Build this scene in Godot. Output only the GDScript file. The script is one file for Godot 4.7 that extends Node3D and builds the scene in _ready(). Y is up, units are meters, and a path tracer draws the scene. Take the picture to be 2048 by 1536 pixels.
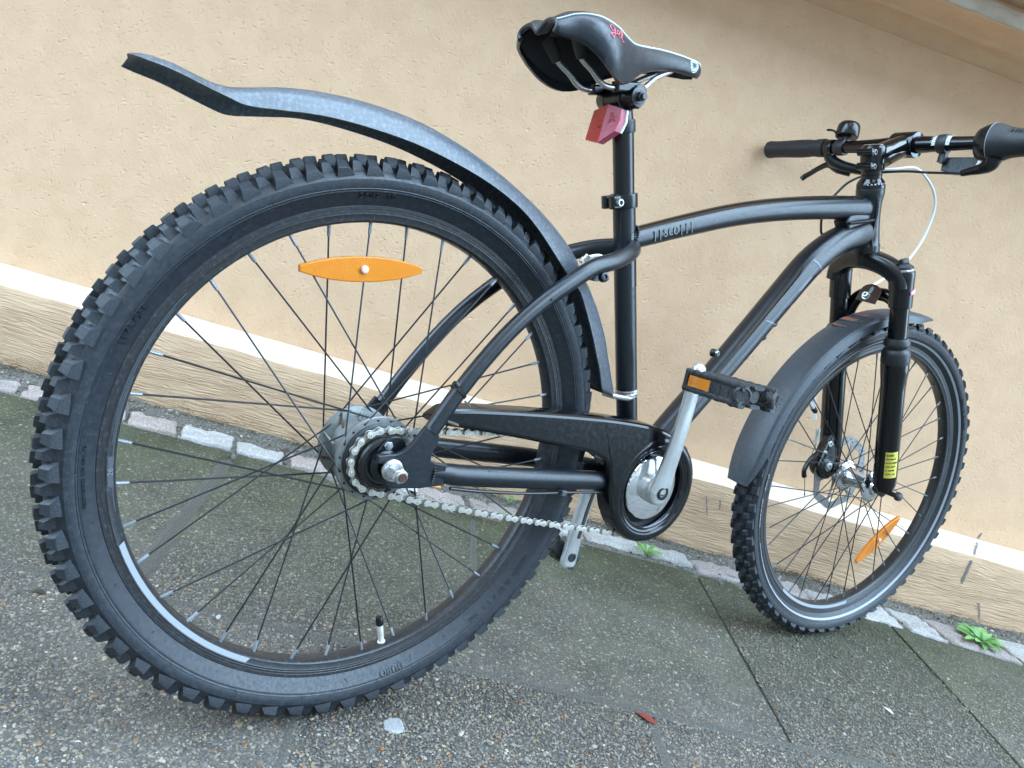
extends Node3D

# ------------------------------------------------------------------ mesh builder
class MB:
	var v := PackedVector3Array()
	var n := PackedVector3Array()
	var uv := PackedVector2Array()
	var ix := PackedInt32Array()

	func vert(p: Vector3, nn: Vector3, t := Vector2.ZERO) -> int:
		v.append(p); n.append(nn); uv.append(t)
		return v.size() - 1

	func quad(a: Vector3, b: Vector3, c: Vector3, d: Vector3, na: Vector3, nb: Vector3, nc: Vector3, nd: Vector3, ta := Vector2.ZERO, tb := Vector2.ZERO, tc := Vector2.ZERO, td := Vector2.ZERO) -> void:
		var i := v.size()
		v.append(a); v.append(b); v.append(c); v.append(d)
		n.append(na); n.append(nb); n.append(nc); n.append(nd)
		uv.append(ta); uv.append(tb); uv.append(tc); uv.append(td)
		if (c - a).cross(b - a).dot(na + nc) + (d - a).cross(c - a).dot(na + nc) >= 0.0:
			ix.append(i); ix.append(i + 1); ix.append(i + 2); ix.append(i); ix.append(i + 2); ix.append(i + 3)
		else:
			ix.append(i); ix.append(i + 2); ix.append(i + 1); ix.append(i); ix.append(i + 3); ix.append(i + 2)

	func tri(a: Vector3, b: Vector3, c: Vector3, nn: Vector3) -> void:
		var i := v.size()
		v.append(a); v.append(b); v.append(c)
		n.append(nn); n.append(nn); n.append(nn)
		uv.append(Vector2(a.x, a.y)); uv.append(Vector2(b.x, b.y)); uv.append(Vector2(c.x, c.y))
		if (c - a).cross(b - a).dot(nn) >= 0.0:
			ix.append(i); ix.append(i + 1); ix.append(i + 2)
		else:
			ix.append(i); ix.append(i + 2); ix.append(i + 1)

	func add_mesh(m: Mesh, xf: Transform3D) -> void:
		for s in m.get_surface_count():
			var a := m.surface_get_arrays(s)
			var pv: PackedVector3Array = a[Mesh.ARRAY_VERTEX]
			var pn: PackedVector3Array = a[Mesh.ARRAY_NORMAL]
			var base := v.size()
			for i in pv.size():
				v.append(xf * pv[i])
				n.append((xf.basis * pn[i]).normalized())
				uv.append(Vector2.ZERO)
			if a[Mesh.ARRAY_INDEX] != null and a[Mesh.ARRAY_INDEX].size() > 0:
				for k in a[Mesh.ARRAY_INDEX]:
					ix.append(base + k)
			else:
				for k in pv.size():
					ix.append(base + k)

	func mesh() -> ArrayMesh:
		var m := ArrayMesh.new()
		var a := []
		a.resize(Mesh.ARRAY_MAX)
		a[Mesh.ARRAY_VERTEX] = v
		a[Mesh.ARRAY_NORMAL] = n
		a[Mesh.ARRAY_TEX_UV] = uv
		a[Mesh.ARRAY_INDEX] = ix
		m.add_surface_from_arrays(Mesh.PRIMITIVE_TRIANGLES, a)
		return m

# a skin over a row of rings, smooth where the faces meet at less than crease degrees
func loft(m: MB, rings: Array, closed_ring := true, closed_path := false, cap0 := true, cap1 := true, crease := 42.0) -> void:
	var R := rings.size()
	var C: int = rings[0].size()
	var nr := R if closed_path else R - 1
	var nc := C if closed_ring else C - 1
	var fn := PackedVector3Array()
	fn.resize(nr * nc)
	var sum := 0.0
	for r in nr:
		var A: PackedVector3Array = rings[r]
		var B: PackedVector3Array = rings[(r + 1) % R]
		var cen := Vector3.ZERO
		for c in C:
			cen += A[c]
		cen /= C
		for c in nc:
			var c1 := (c + 1) % C
			var g := (B[c1] - A[c]).cross(B[c] - A[c1])
			sum += g.dot((A[c] + B[c1]) * 0.5 - cen)
			fn[r * nc + c] = g.normalized()
	if sum < 0.0:
		for i in fn.size():
			fn[i] = -fn[i]
	var lim := cos(deg_to_rad(crease))
	for r in nr:
		var A: PackedVector3Array = rings[r]
		var B: PackedVector3Array = rings[(r + 1) % R]
		for c in nc:
			var c1 := (c + 1) % C
			var f := fn[r * nc + c]
			var ns := PackedVector3Array()
			for k in 4:
				var dr := 1 if k == 1 or k == 2 else -1
				var dc := 1 if k >= 2 else -1
				var rr := r + dr
				var cc := c + dc
				if closed_path: rr = posmod(rr, nr)
				if closed_ring: cc = posmod(cc, nc)
				var s := f
				var rok := rr >= 0 and rr < nr
				var cok := cc >= 0 and cc < nc
				if rok and fn[rr * nc + c].dot(f) > lim: s += fn[rr * nc + c]
				if cok and fn[r * nc + cc].dot(f) > lim: s += fn[r * nc + cc]
				if rok and cok and fn[rr * nc + cc].dot(f) > lim: s += fn[rr * nc + cc]
				ns.append(s.normalized())
			var u0 := float(c) / nc
			var u1 := float(c + 1) / nc
			var v0 := float(r) / nr
			var v1 := float(r + 1) / nr
			m.quad(A[c], B[c], B[c1], A[c1], ns[0], ns[1], ns[2], ns[3], Vector2(u0, v0), Vector2(u0, v1), Vector2(u1, v1), Vector2(u1, v0))
	if not closed_path and closed_ring:
		if cap0: cap(m, rings[0], rings[1])
		if cap1: cap(m, rings[R - 1], rings[R - 2])

func cap(m: MB, ring: PackedVector3Array, inner: PackedVector3Array) -> void:
	var cen := Vector3.ZERO
	var ci := Vector3.ZERO
	var nn := Vector3.ZERO
	for i in ring.size():
		cen += ring[i]
		ci += inner[i]
	cen /= ring.size(); ci /= ring.size()
	for i in ring.size():
		nn += (ring[i] - cen).cross(ring[(i + 1) % ring.size()] - cen)
	if nn.length() < 1e-14: return
	nn = nn.normalized()
	if nn.dot(cen - ci) < 0.0: nn = -nn
	for i in ring.size():
		m.tri(cen, ring[i], ring[(i + 1) % ring.size()], nn)

func spline(p: Array, k := 6) -> PackedVector3Array:
	var o := PackedVector3Array()
	for i in p.size() - 1:
		var a: Vector3 = p[max(i - 1, 0)]
		var b: Vector3 = p[i]
		var c: Vector3 = p[i + 1]
		var d: Vector3 = p[min(i + 2, p.size() - 1)]
		for j in k:
			o.append(b.cubic_interpolate(c, a, d, float(j) / k))
	o.append(p[-1])
	return o

func lerp_list(l: Array, t: float) -> float:
	var f := t * (l.size() - 1)
	var i := int(clampf(floorf(f), 0, l.size() - 2))
	return lerpf(l[i], l[i + 1], f - i)

# swept tube; ra = radius along "side" (horizontal across), rb = radius the other way
func tube(m: MB, pts: PackedVector3Array, ra: Array, rb: Array = [], sides := 16, side_dir := Vector3.ZERO, caps := true, squar := 2.0, crease := 50.0) -> void:
	if rb.is_empty(): rb = ra
	var rings := []
	var prev := Vector3.ZERO
	for i in pts.size():
		var d := (pts[min(i + 1, pts.size() - 1)] - pts[max(i - 1, 0)]).normalized()
		var s := side_dir
		if s == Vector3.ZERO:
			s = prev if prev != Vector3.ZERO else (Vector3.RIGHT if absf(d.x) < 0.8 else Vector3.UP)
		s = (s - d * s.dot(d)).normalized()
		prev = s
		var w := d.cross(s)
		var t := float(i) / (pts.size() - 1)
		var a := lerp_list(ra, t) if ra.size() > 1 else float(ra[0])
		var b := lerp_list(rb, t) if rb.size() > 1 else float(rb[0])
		var ring := PackedVector3Array()
		for k in sides:
			var th := TAU * k / sides
			var cx := cos(th)
			var cy := sin(th)
			cx = signf(cx) * pow(absf(cx), 2.0 / squar)
			cy = signf(cy) * pow(absf(cy), 2.0 / squar)
			ring.append(pts[i] + s * cx * a + w * cy * b)
		rings.append(ring)
	loft(m, rings, true, false, caps, caps, crease)

func straight(a: Vector3, b: Vector3, k := 1) -> PackedVector3Array:
	var o := PackedVector3Array()
	for i in k + 1:
		o.append(a.lerp(b, float(i) / k))
	return o

# frame whose z axis is d
func along(o: Vector3, d: Vector3, up := Vector3.UP) -> Transform3D:
	var z := d.normalized()
	var x := up.cross(z)
	if x.length() < 1e-3: x = Vector3.RIGHT.cross(z)
	x = x.normalized()
	return Transform3D(Basis(x, z.cross(x), z), o)

# turned shape about the z axis of xf: prof = [Vector2(radius, z), ...]
func lathe(m: MB, prof: Array, xf := Transform3D(), seg := 32, closed := false, crease := 35.0, a0 := 0.0, a1 := TAU) -> void:
	var full := absf(a1 - a0 - TAU) < 1e-4
	if closed:
		var rings := []
		var cnt := seg if full else seg + 1
		for k in cnt:
			var th := a0 + (a1 - a0) * k / seg
			var ring := PackedVector3Array()
			for p in prof:
				ring.append(xf * Vector3(p.x * cos(th), p.x * sin(th), p.y))
			rings.append(ring)
		loft(m, rings, true, full, not full, not full, crease)
	else:
		var rings := []
		for p in prof:
			var ring := PackedVector3Array()
			for k in seg:
				var th := TAU * k / seg
				ring.append(xf * Vector3(maxf(p.x, 1e-5) * cos(th), maxf(p.x, 1e-5) * sin(th), p.y))
			rings.append(ring)
		loft(m, rings, true, false, prof[0].x > 1e-4, prof[-1].x > 1e-4, crease)

func inset(poly: PackedVector2Array, d: float) -> PackedVector2Array:
	var o := PackedVector2Array()
	var N := poly.size()
	for i in N:
		var a := poly[(i + N - 1) % N]
		var b := poly[i]
		var c := poly[(i + 1) % N]
		var n0 := (b - a).normalized().rotated(PI / 2)
		var n1 := (c - b).normalized().rotated(PI / 2)
		var h := (n0 + n1).normalized()
		o.append(b + h * d / maxf(0.35, h.dot(n0)))
	return o

# prism of a polygon with rounded rims
func extr(m: MB, poly_in: PackedVector2Array, z0: float, z1: float, bev := 0.0, xf := Transform3D(), crease := 30.0, both := true) -> void:
	var poly := poly_in.duplicate()
	var ar := 0.0
	for i in poly.size():
		ar += poly[i].cross(poly[(i + 1) % poly.size()])
	if ar < 0.0: poly.reverse()
	var lay := []
	if bev > 0.0:
		if both:
			lay = [[inset(poly, bev), z0], [inset(poly, bev * 0.3), z0 + bev * 0.3], [poly, z0 + bev]]
		else:
			lay = [[poly, z0]]
		lay += [[poly, z1 - bev], [inset(poly, bev * 0.134), z1 - bev * 0.5], [inset(poly, bev * 0.5), z1 - bev * 0.134], [inset(poly, bev), z1]]
	else:
		lay = [[poly, z0], [poly, z1]]
	var rings := []
	for l in lay:
		var ring := PackedVector3Array()
		for p in l[0]:
			ring.append(xf * Vector3(p.x, p.y, l[1]))
		rings.append(ring)
	loft(m, rings, true, false, false, false, crease)
	for k in 2:
		var pp: PackedVector2Array = lay[0][0] if k == 0 else lay[-1][0]
		var zz: float = lay[0][1] if k == 0 else lay[-1][1]
		var t := Geometry2D.triangulate_polygon(poly)
		var nn := (xf.basis * Vector3(0, 0, -1 if k == 0 else 1)).normalized()
		for i in range(0, t.size(), 3):
			m.tri(xf * Vector3(pp[t[i]].x, pp[t[i]].y, zz), xf * Vector3(pp[t[i + 1]].x, pp[t[i + 1]].y, zz), xf * Vector3(pp[t[i + 2]].x, pp[t[i + 2]].y, zz), nn)

func rect(w: float, h: float) -> PackedVector2Array:
	return PackedVector2Array([Vector2(-w / 2, -h / 2), Vector2(w / 2, -h / 2), Vector2(w / 2, h / 2), Vector2(-w / 2, h / 2)])

func ngon(r: float, k: int, a := 0.0) -> PackedVector2Array:
	var o := PackedVector2Array()
	for i in k: o.append(Vector2.from_angle(a + TAU * i / k) * r)
	return o

func box(m: MB, size: Vector3, xf := Transform3D(), bev := 0.0) -> void:
	extr(m, rect(size.x, size.y), -size.z / 2, size.z / 2, bev, xf)

func smooth_poly(p: Array, k := 5) -> PackedVector2Array:
	var o := PackedVector2Array()
	var N := p.size()
	for i in N:
		var a: Vector2 = p[(i + N - 1) % N]
		var b: Vector2 = p[i]
		var c: Vector2 = p[(i + 1) % N]
		var d: Vector2 = p[(i + 2) % N]
		for j in k:
			o.append(b.cubic_interpolate(c, a, d, float(j) / k))
	return o

# ------------------------------------------------------------------ nodes
var used := {}
func numbered(parent: Node, called: String) -> String:
	var key := str(parent.get_instance_id()) + called
	used[key] = used.get(key, -1) + 1
	return called if used[key] == 0 else "%s_%03d" % [called, used[key]]

func part(called: String, src, mat: Material, parent: Node, xf := Transform3D()) -> MeshInstance3D:
	var o := MeshInstance3D.new()
	o.name = numbered(parent, called)
	o.mesh = src.mesh() if src is MB else src
	o.material_override = mat
	o.transform = xf
	parent.add_child(o, true)
	return o

func thing(called: String, label: String, category: String, xf := Transform3D(), group := "") -> Node3D:
	var o := Node3D.new()
	o.name = numbered(self, called)
	o.transform = xf
	o.set_meta("label", label); o.set_meta("category", category)
	if group: o.set_meta("group", group)
	add_child(o, true)
	return o

func tag(o: Node, label: String, category: String, group := "") -> void:
	o.set_meta("label", label); o.set_meta("category", category)
	if group: o.set_meta("group", group)

# ------------------------------------------------------------------ materials and textures
func lin(r: float, g: float, b: float) -> Color:
	return Color(r, g, b).linear_to_srgb()

func mat(c: Color, rough: float, metal := 0.0, spec := 0.5) -> StandardMaterial3D:
	var m := StandardMaterial3D.new()
	m.albedo_color = c
	m.roughness = rough
	m.metallic = metal
	m.metallic_specular = spec
	return m

func noise(seed_: int, freq: float, oct := 4, type := FastNoiseLite.TYPE_SIMPLEX_SMOOTH) -> FastNoiseLite:
	var f := FastNoiseLite.new()
	f.seed = seed_
	f.frequency = freq
	f.noise_type = type
	f.fractal_octaves = oct
	return f

func ntex(seed_: int, freq: float, size: int, ramp: Array, oct := 4, type := FastNoiseLite.TYPE_SIMPLEX_SMOOTH) -> NoiseTexture2D:
	var t := NoiseTexture2D.new()
	t.width = size; t.height = size
	t.seamless = true
	t.generate_mipmaps = false
	t.noise = noise(seed_, freq, oct, type)
	if ramp.size():
		var g := Gradient.new()
		g.offsets = PackedFloat32Array(ramp[0])
		g.colors = PackedColorArray(ramp[1])
		t.color_ramp = g
	return t

func tri_map(m: StandardMaterial3D, s: float) -> void:
	m.uv1_triplanar = true
	m.uv1_scale = Vector3(s, s, s)

var shared := {}
# worn dark material: albedo and roughness from noise, in the object's own space
func worn(c0: Color, c1: Color, rough0: float, rough1: float, scale: float, sd: int, at0 := 0.35, at1 := 0.8, bump := 0.0) -> StandardMaterial3D:
	var m := mat(Color.WHITE, 1.0)
	m.albedo_texture = ntex(sd, 0.02, 512, [[0.0, at0, at1, 1.0], [c0, c0, c1, c1]], 6)
	var ra := snappedf(rough0, .1)
	var rb := snappedf(rough1, .1)
	if absf(ra - rb) < .01: rb += .1
	var key := "%.1f %.1f" % [ra, rb]
	if not shared.has(key):
		shared[key] = ntex(int(ra * 100.0 + rb * 1000.0), 0.03, 512, [[0.0, .38, .8, 1.0], [Color(ra, ra, ra), Color(ra, ra, ra), Color(rb, rb, rb), Color(rb, rb, rb)]], 5)
	m.roughness_texture = shared[key]
	m.roughness_texture_channel = BaseMaterial3D.TEXTURE_CHANNEL_RED
	if bump > 0.0:
		m.heightmap_enabled = true
		if not shared.has("bump"): shared["bump"] = ntex(2, 0.08, 512, [], 4)
		m.heightmap_texture = shared["bump"]
		m.heightmap_scale = bump
	tri_map(m, scale)
	return m

var M := {}
func make_materials() -> void:
	M.frame = worn(lin(.005, .0075, .0115), lin(.009, .0125, .018), .3, .4, 9.0, 11, .4, .85)
	M.gloss = mat(lin(.0035, .004, .005), .09)
	M.guard = worn(lin(.0025, .003, .0045), lin(.004, .005, .0065), .06, .12, 7.0, 21, .45, .9)
	M.satin = mat(lin(.0055, .0065, .008), .25)
	M.plastic = worn(lin(.009, .0105, .013), lin(.02, .022, .025), .38, .55, 11.0, 31, .45, .85)
	M.fender = worn(lin(.05, .06, .074), lin(.13, .145, .165), .3, .4, 16.0, 41, .45, .9)
	M.fender_clean = worn(lin(.034, .042, .052), lin(.05, .058, .068), .36, .5, 8.0, 45, .4, .85)
	M.flap = worn(lin(.018, .016, .014), lin(.07, .055, .035), .55, .75, 9.0, 48, .45, .8)
	M.tyre = worn(lin(.0085, .0115, .0165), lin(.02, .0255, .034), .38, .58, 12.0, 51, .42, .8, .02)
	M.knob = worn(lin(.009, .012, .0165), lin(.03, .036, .044), .5, .72, 40.0, 55, .45, .8, .02)
	M.rim = worn(lin(.014, .015, .017), lin(.05, .05, .052), .3, .5, 15.0, 61, .55, .9)
	M.decal_grey = mat(lin(.27, .29, .32), .38)
	M.decal_dark = mat(lin(.07, .075, .085), .22)
	M.decal_line = mat(lin(.13, .145, .17), .3)
	M.rim_line = mat(lin(.055, .062, .072), .3)
	M.decal_gloss = mat(lin(.006, .006, .007), .12)
	M.spoke = mat(lin(.03, .032, .036), .32, .6)
	M.nipple = worn(lin(.12, .13, .15), lin(.26, .275, .3), .35, .55, 60.0, 65, .3, .7)
	M.nipple.metallic = .3
	M.hub = worn(lin(.15, .155, .15), lin(.19, .195, .185), .36, .5, 9.0, 71, .3, .7)
	M.hub.metallic = .45
	M.rust = worn(lin(.09, .03, .012), lin(.03, .016, .012), .7, .85, 40.0, 75, .35, .7)
	M.chain = worn(lin(.34, .32, .28), lin(.62, .6, .55), .38, .55, 60.0, 81, .3, .7)
	M.chain.metallic = .55
	M.chain_inner_shaded = worn(lin(.16, .15, .13), lin(.34, .32, .29), .4, .6, 60.0, 83, .3, .7)  # same steel as the outer plates, darkened for the shade between them
	M.chain_inner_shaded.metallic = .5
	M.chain_dark = mat(lin(.09, .075, .06), .5, .5)
	M.chrome = mat(lin(.78, .79, .8), .04, 1.0)
	M.alloy = worn(lin(.66, .675, .69), lin(.72, .735, .745), .26, .36, 9.0, 85, .3, .8)
	M.alloy.metallic = .85
	M.steel = worn(lin(.4, .4, .39), lin(.62, .62, .61), .25, .45, 30.0, 88, .35, .7)
	M.steel.metallic = .85
	M.hub_bright = mat(lin(.75, .77, .79), .17, 1.0)
	M.disc = mat(lin(.24, .235, .23), .38, .8)
	M.bolt = mat(lin(.3, .31, .33), .3, .8)
	M.bolt_dark = mat(lin(.05, .05, .055), .35, .5)
	M.hole = mat(lin(.002, .002, .002), .9)
	M.grip = worn(lin(.009, .0105, .0135), lin(.018, .02, .024), .5, .62, 14.0, 91, .4, .8)
	M.saddle = worn(lin(.014, .0185, .025), lin(.022, .028, .036), .34, .46, 8.0, 95, .35, .8, .012)
	M.saddle_under = mat(lin(.006, .006, .006), .7)
	M.stripe = mat(lin(.5, .6, .62), .35)
	M.text_pink = mat(lin(.75, .13, .17), .4)
	M.white = mat(lin(.7, .71, .72), .35)
	M.cable_white = mat(lin(.66, .69, .73), .28)
	M.cable_black = mat(lin(.012, .012, .013), .3)
	M.yellow = mat(lin(.62, .55, .09), .35)
	M.black_print = mat(lin(.012, .012, .012), .4)
	M.pink = mat(lin(.75, .25, .33), .35)
	M.amber = amber()
	M.red = red_lens()
	M.red_sky_sheen = red_lens()
	M.red_sky_sheen.albedo_color = lin(.46, .07, .11)  # right lens half: sky reflection painted in as a paler red
	M.clear = mat(lin(.62, .42, .33), .25)
	M.valve = worn(lin(.5, .46, .43), lin(.68, .64, .62), .35, .55, 50.0, 99, .3, .7)
	M.valve.metallic = .3
	M.rubber_worn = worn(lin(.014, .0155, .0175), lin(.075, .074, .072), .5, .7, 26.0, 105, .5, .85, .012)
	M.red_tile = worn(lin(.2, .06, .035), lin(.3, .11, .06), .5, .7, 60.0, 109, .3, .7)

func ridges(sz: int, per: int, diag: bool) -> ImageTexture:
	var im := Image.create(sz, sz, false, Image.FORMAT_L8)
	for y in sz:
		for x in sz:
			var a := absf(fposmod(float(x + y) * per / sz, 1.0) - .5) * 2.0
			var b := absf(fposmod(float(x - y) * per / sz, 1.0) - .5) * 2.0
			var h := maxf(a, b) if diag else a
			im.set_pixel(x, y, Color(h, h, h))
	return ImageTexture.create_from_image(im)

func amber() -> StandardMaterial3D:
	var m := mat(lin(.93, .33, .006), .16)
	m.heightmap_enabled = true
	m.heightmap_texture = ridges(128, 8, true)
	m.heightmap_scale = .06
	m.albedo_texture = ntex(131, .09, 256, [[0.0, .4, .75, 1.0], [Color(.8, .75, .7), Color(.95, .93, .9), Color(1, 1, 1), Color(1, 1, 1)]], 3)
	tri_map(m, 60.0)
	m.backlight_enabled = true
	m.backlight = lin(.6, .2, .004)
	m.clearcoat_enabled = true
	m.clearcoat = .6
	m.clearcoat_roughness = .06
	return m

func red_lens() -> StandardMaterial3D:
	var m := mat(lin(.40, .004, .007), .3)
	m.heightmap_enabled = true
	m.heightmap_texture = ridges(128, 8, false)
	m.heightmap_scale = .05
	tri_map(m, 55.0)
	m.clearcoat_enabled = true
	m.clearcoat = .15
	m.clearcoat_roughness = .1
	return m

# ------------------------------------------------------------------ lettering
var fonts := {}
func text_mesh(s: String, h: float, depth: float, face := "Droid Sans", bold := false) -> TextMesh:
	var key := face + str(bold)
	if not fonts.has(key):
		var f := SystemFont.new()
		f.font_names = PackedStringArray([face])
		if bold: f.font_weight = 700
		fonts[key] = f
	var t := TextMesh.new()
	t.text = s
	t.font = fonts[key]
	t.font_size = 40
	t.pixel_size = h / 29.0
	t.depth = depth
	t.curve_step = 2.0
	return t

func flat_text(m: MB, s: String, h: float, depth: float, xf: Transform3D, face := "Droid Sans", bold := false) -> void:
	m.add_mesh(text_mesh(s, h, depth, face, bold), xf)

# letters round a circle of radius r about z, centred on angle a, on a flank that leans by tilt
func arc_text(m: MB, s: String, h: float, depth: float, r: float, z: float, a: float, outward: bool, tilt := 0.0, space := .75, face := "Droid Sans", bold := false) -> void:
	var n := s.length()
	var step := h * space / r
	for i in n:
		if s[i] == " ": continue
		var k := i - (n - 1) * .5
		var th := a - k * step if outward else a + k * step
		var rot := th - PI / 2 if outward else th + PI / 2
		var b := Basis(Vector3(0, 0, 1), rot) * Basis(Vector3(1, 0, 0), -tilt if outward else tilt)
		m.add_mesh(text_mesh(s[i], h, depth, face, bold), Transform3D(b, Vector3(r * cos(th), r * sin(th), z)))

# ------------------------------------------------------------------ wheels
const TYRE_SEG := 180
func tyre_section(edge: float, top: float, half: float) -> Array:
	# (radius, z) half sections, mirrored; edge = where the tyre leaves the rim
	var a := [Vector2(edge - .0045, .0100), Vector2(edge, .0128), Vector2(edge + .003, .0150), Vector2(edge + .008, .0190), Vector2(edge + .0145, .0229), Vector2(edge + .0150, .0238), Vector2(edge + .0158, .0240), Vector2(edge + .0163, .0236),
		Vector2(edge + .0172, .0241), Vector2(edge + .0179, .0247), Vector2(edge + .0186, .0244), Vector2(edge + .0225, half), Vector2(edge + .028, half + .0002), Vector2(edge + .034, half - .0030), Vector2(edge + .039, half - .0092), Vector2(top - .0005, half - .0175), Vector2(top, 0)]
	var o := a.duplicate()
	for i in range(a.size() - 2, -1, -1):
		o.append(Vector2(a[i].x, -a[i].y))
	return o

func block(pts: Array) -> MB:
	# pts: 4 corners of the foot, 4 of the face, (t, r, z) -> x = r, y = t ; softened rim
	var foot := PackedVector3Array()
	var face := PackedVector3Array()
	for i in 4:
		foot.append(Vector3(pts[i].y, pts[i].x, pts[i].z))
		face.append(Vector3(pts[i + 4].y, pts[i + 4].x, pts[i + 4].z))
	var cf := (face[0] + face[1] + face[2] + face[3]) / 4.0
	var mid := PackedVector3Array()
	var inn := PackedVector3Array()
	for i in 4:
		mid.append(face[i].lerp(foot[i], .09))
		inn.append(face[i].lerp(cf, .1))
	var m := MB.new()
	loft(m, [foot, mid, inn], true, false, false, true, 25.0)
	return m

func mirror(p: Array) -> Array:
	var o := []
	for q in p: o.append(Vector3(q.x, q.y, -q.z))
	return o

func jitter(p: Array, rng: RandomNumberGenerator, s: float) -> Array:
	var o := []
	for q in p: o.append(q + Vector3(rng.randf_range(-s, s), rng.randf_range(-s, s), rng.randf_range(-s, s)))
	return o

func knobs(wheel: Node3D, pitches: int, t: float, edge: float, own_near: bool, own_rest: bool, sd: int) -> void:
	# t: radius of the bare casing at its crown
	var rng := RandomNumberGenerator.new()
	rng.seed = sd
	var e := edge
	var shoulder := [Vector3(-.0120, e + .0315, .0245), Vector3(.0078, e + .0290, .0252), Vector3(.0060, t - .0075, .0140), Vector3(-.0115, t - .0075, .0150),
		Vector3(-.0062, t - .0040, .0268), Vector3(.0066, t - .0028, .0276), Vector3(.0046, t + .0045, .0186), Vector3(-.0056, t + .0038, .0186)]
	var wing := [Vector3(-.0085, t - .0085, .0205), Vector3(.0050, t - .0085, .0210), Vector3(.0052, t - .003, .0092), Vector3(-.0080, t - .003, .0092),
		Vector3(-.0040, t + .0018, .0186), Vector3(.0040, t + .0026, .0184), Vector3(.0042, t + .0070, .0116), Vector3(-.0038, t + .0062, .0118)]
	var crown := [Vector3(-.0068, t - .002, .0118), Vector3(.0068, t - .002, .0118), Vector3(.0068, t - .002, .0006), Vector3(-.0068, t - .002, .0006),
		Vector3(-.0056, t + .0090, .0100), Vector3(.0054, t + .0090, .0094), Vector3(.0054, t + .0098, .0020), Vector3(-.0056, t + .0098, .0020)]
	var kinds := [[shoulder, 0.0, false], [wing, .5, false], [crown, .22, false], [mirror(crown), .72, false], [mirror(wing), 0.0, true], [mirror(shoulder), .5, true]]
	var rest := MB.new()
	for ki in kinds.size():
		var k: Array = kinds[ki]
		var own: bool = (own_near and ki == 0) or (own_rest and ki in [1, 2, 3])
		var shapes := []
		for i in 5: shapes.append(block(jitter(k[0], rng, .0005)).mesh())
		for i in pitches:
			var a: float = TAU * (i + k[1]) / pitches + rng.randf_range(-.002, .002)
			var xf := Transform3D(Basis(Vector3(0, 0, 1), a), Vector3.ZERO)
			if own: part("tread_knob", shapes[i % 5], M.knob, wheel, xf)
			else: rest.add_mesh(shapes[i % 5], xf)
	if rest.v.size():
		var o := part("tread_knobs", rest, M.knob, wheel)
		o.set_meta("kind", "stuff")

func spokes(wheel: Node3D, ph: float, sgn: int, near_odd: bool, rn: float, zn: float, rf: float, zf: float) -> void:
	for k in 36:
		var a := ph + sgn * deg_to_rad(10.0) * k
		var near := (k % 2 == 1) == near_odd
		var lead := 1.0 if k % 4 < 2 else -1.0
		var b := a + lead * deg_to_rad(60.0)
		var out := .0022 if lead > 0 else -.0022
		var fr := rn if near else rf
		var fz := (zn if near else -zf) + (out if near else -out)
		var rim_pt := Vector3(cos(a) * .2655, sin(a) * .2655, .002 if near else -.002)
		var hub_pt := Vector3(cos(b) * fr, sin(b) * fr, fz)
		var m := MB.new()
		tube(m, straight(hub_pt, rim_pt), [.00105], [], 7, Vector3.ZERO, true)
		# elbow through the flange
		tube(m, straight(hub_pt, hub_pt + Vector3(0, 0, -out * 1.9 if near else out * 1.9)), [.00115], [], 6)
		part("spoke", m, M.spoke, wheel)
		var d := (hub_pt - rim_pt).normalized()
		var q := MB.new()
		lathe(q, [Vector2(.0026, -.003), Vector2(.0026, .0005), Vector2(.0020, .0012), Vector2(.0019, .013), Vector2(.0016, .0145)], along(rim_pt + d * .0005, d), 8)
		part("spoke_nipple", q, M.nipple, wheel)

func rim_mesh() -> MB:
	var a := [Vector2(.2632, 0), Vector2(.2634, .0065), Vector2(.2645, .0098), Vector2(.2660, .0112), Vector2(.2722, .0122), Vector2(.2728, .0126), Vector2(.2733, .0122), Vector2(.2748, .0122), Vector2(.2752, .0126),
		Vector2(.2776, .0128), Vector2(.2780, .0133), Vector2(.2812, .0137), Vector2(.2822, .0130), Vector2(.2822, .0112), Vector2(.2770, .0104), Vector2(.2745, .0070), Vector2(.2740, 0)]
	var o := a.duplicate()
	for i in range(a.size() - 2, 0, -1):
		o.append(Vector2(a[i].x, -a[i].y))
	var m := MB.new()
	lathe(m, o, Transform3D(), TYRE_SEG, true, 30.0)
	return m

func arc_sheet(r0: float, z0: float, r1: float, z1: float, a0: float, a1: float, slant := 0.0, lift := .0003) -> MB:
	var m := MB.new()
	var k := int(maxf(3.0, absf(a1 - a0) / deg_to_rad(2.0)))
	var rings := []
	for i in k + 1:
		var f := float(i) / k
		var ta := lerpf(a0, a1, f)
		var tb := lerpf(a0 + slant, a1 - slant, f)
		var d := Vector3(0, 0, lift)
		var p := Vector3(cos(ta) * r0, sin(ta) * r0, z0)
		var q := Vector3(cos(tb) * r1, sin(tb) * r1, z1)
		rings.append(PackedVector3Array([p - d * 2, p + d, q + d, q - d * 2]))
	loft(m, rings, true, false, true, true, 20.0)
	return m

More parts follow.
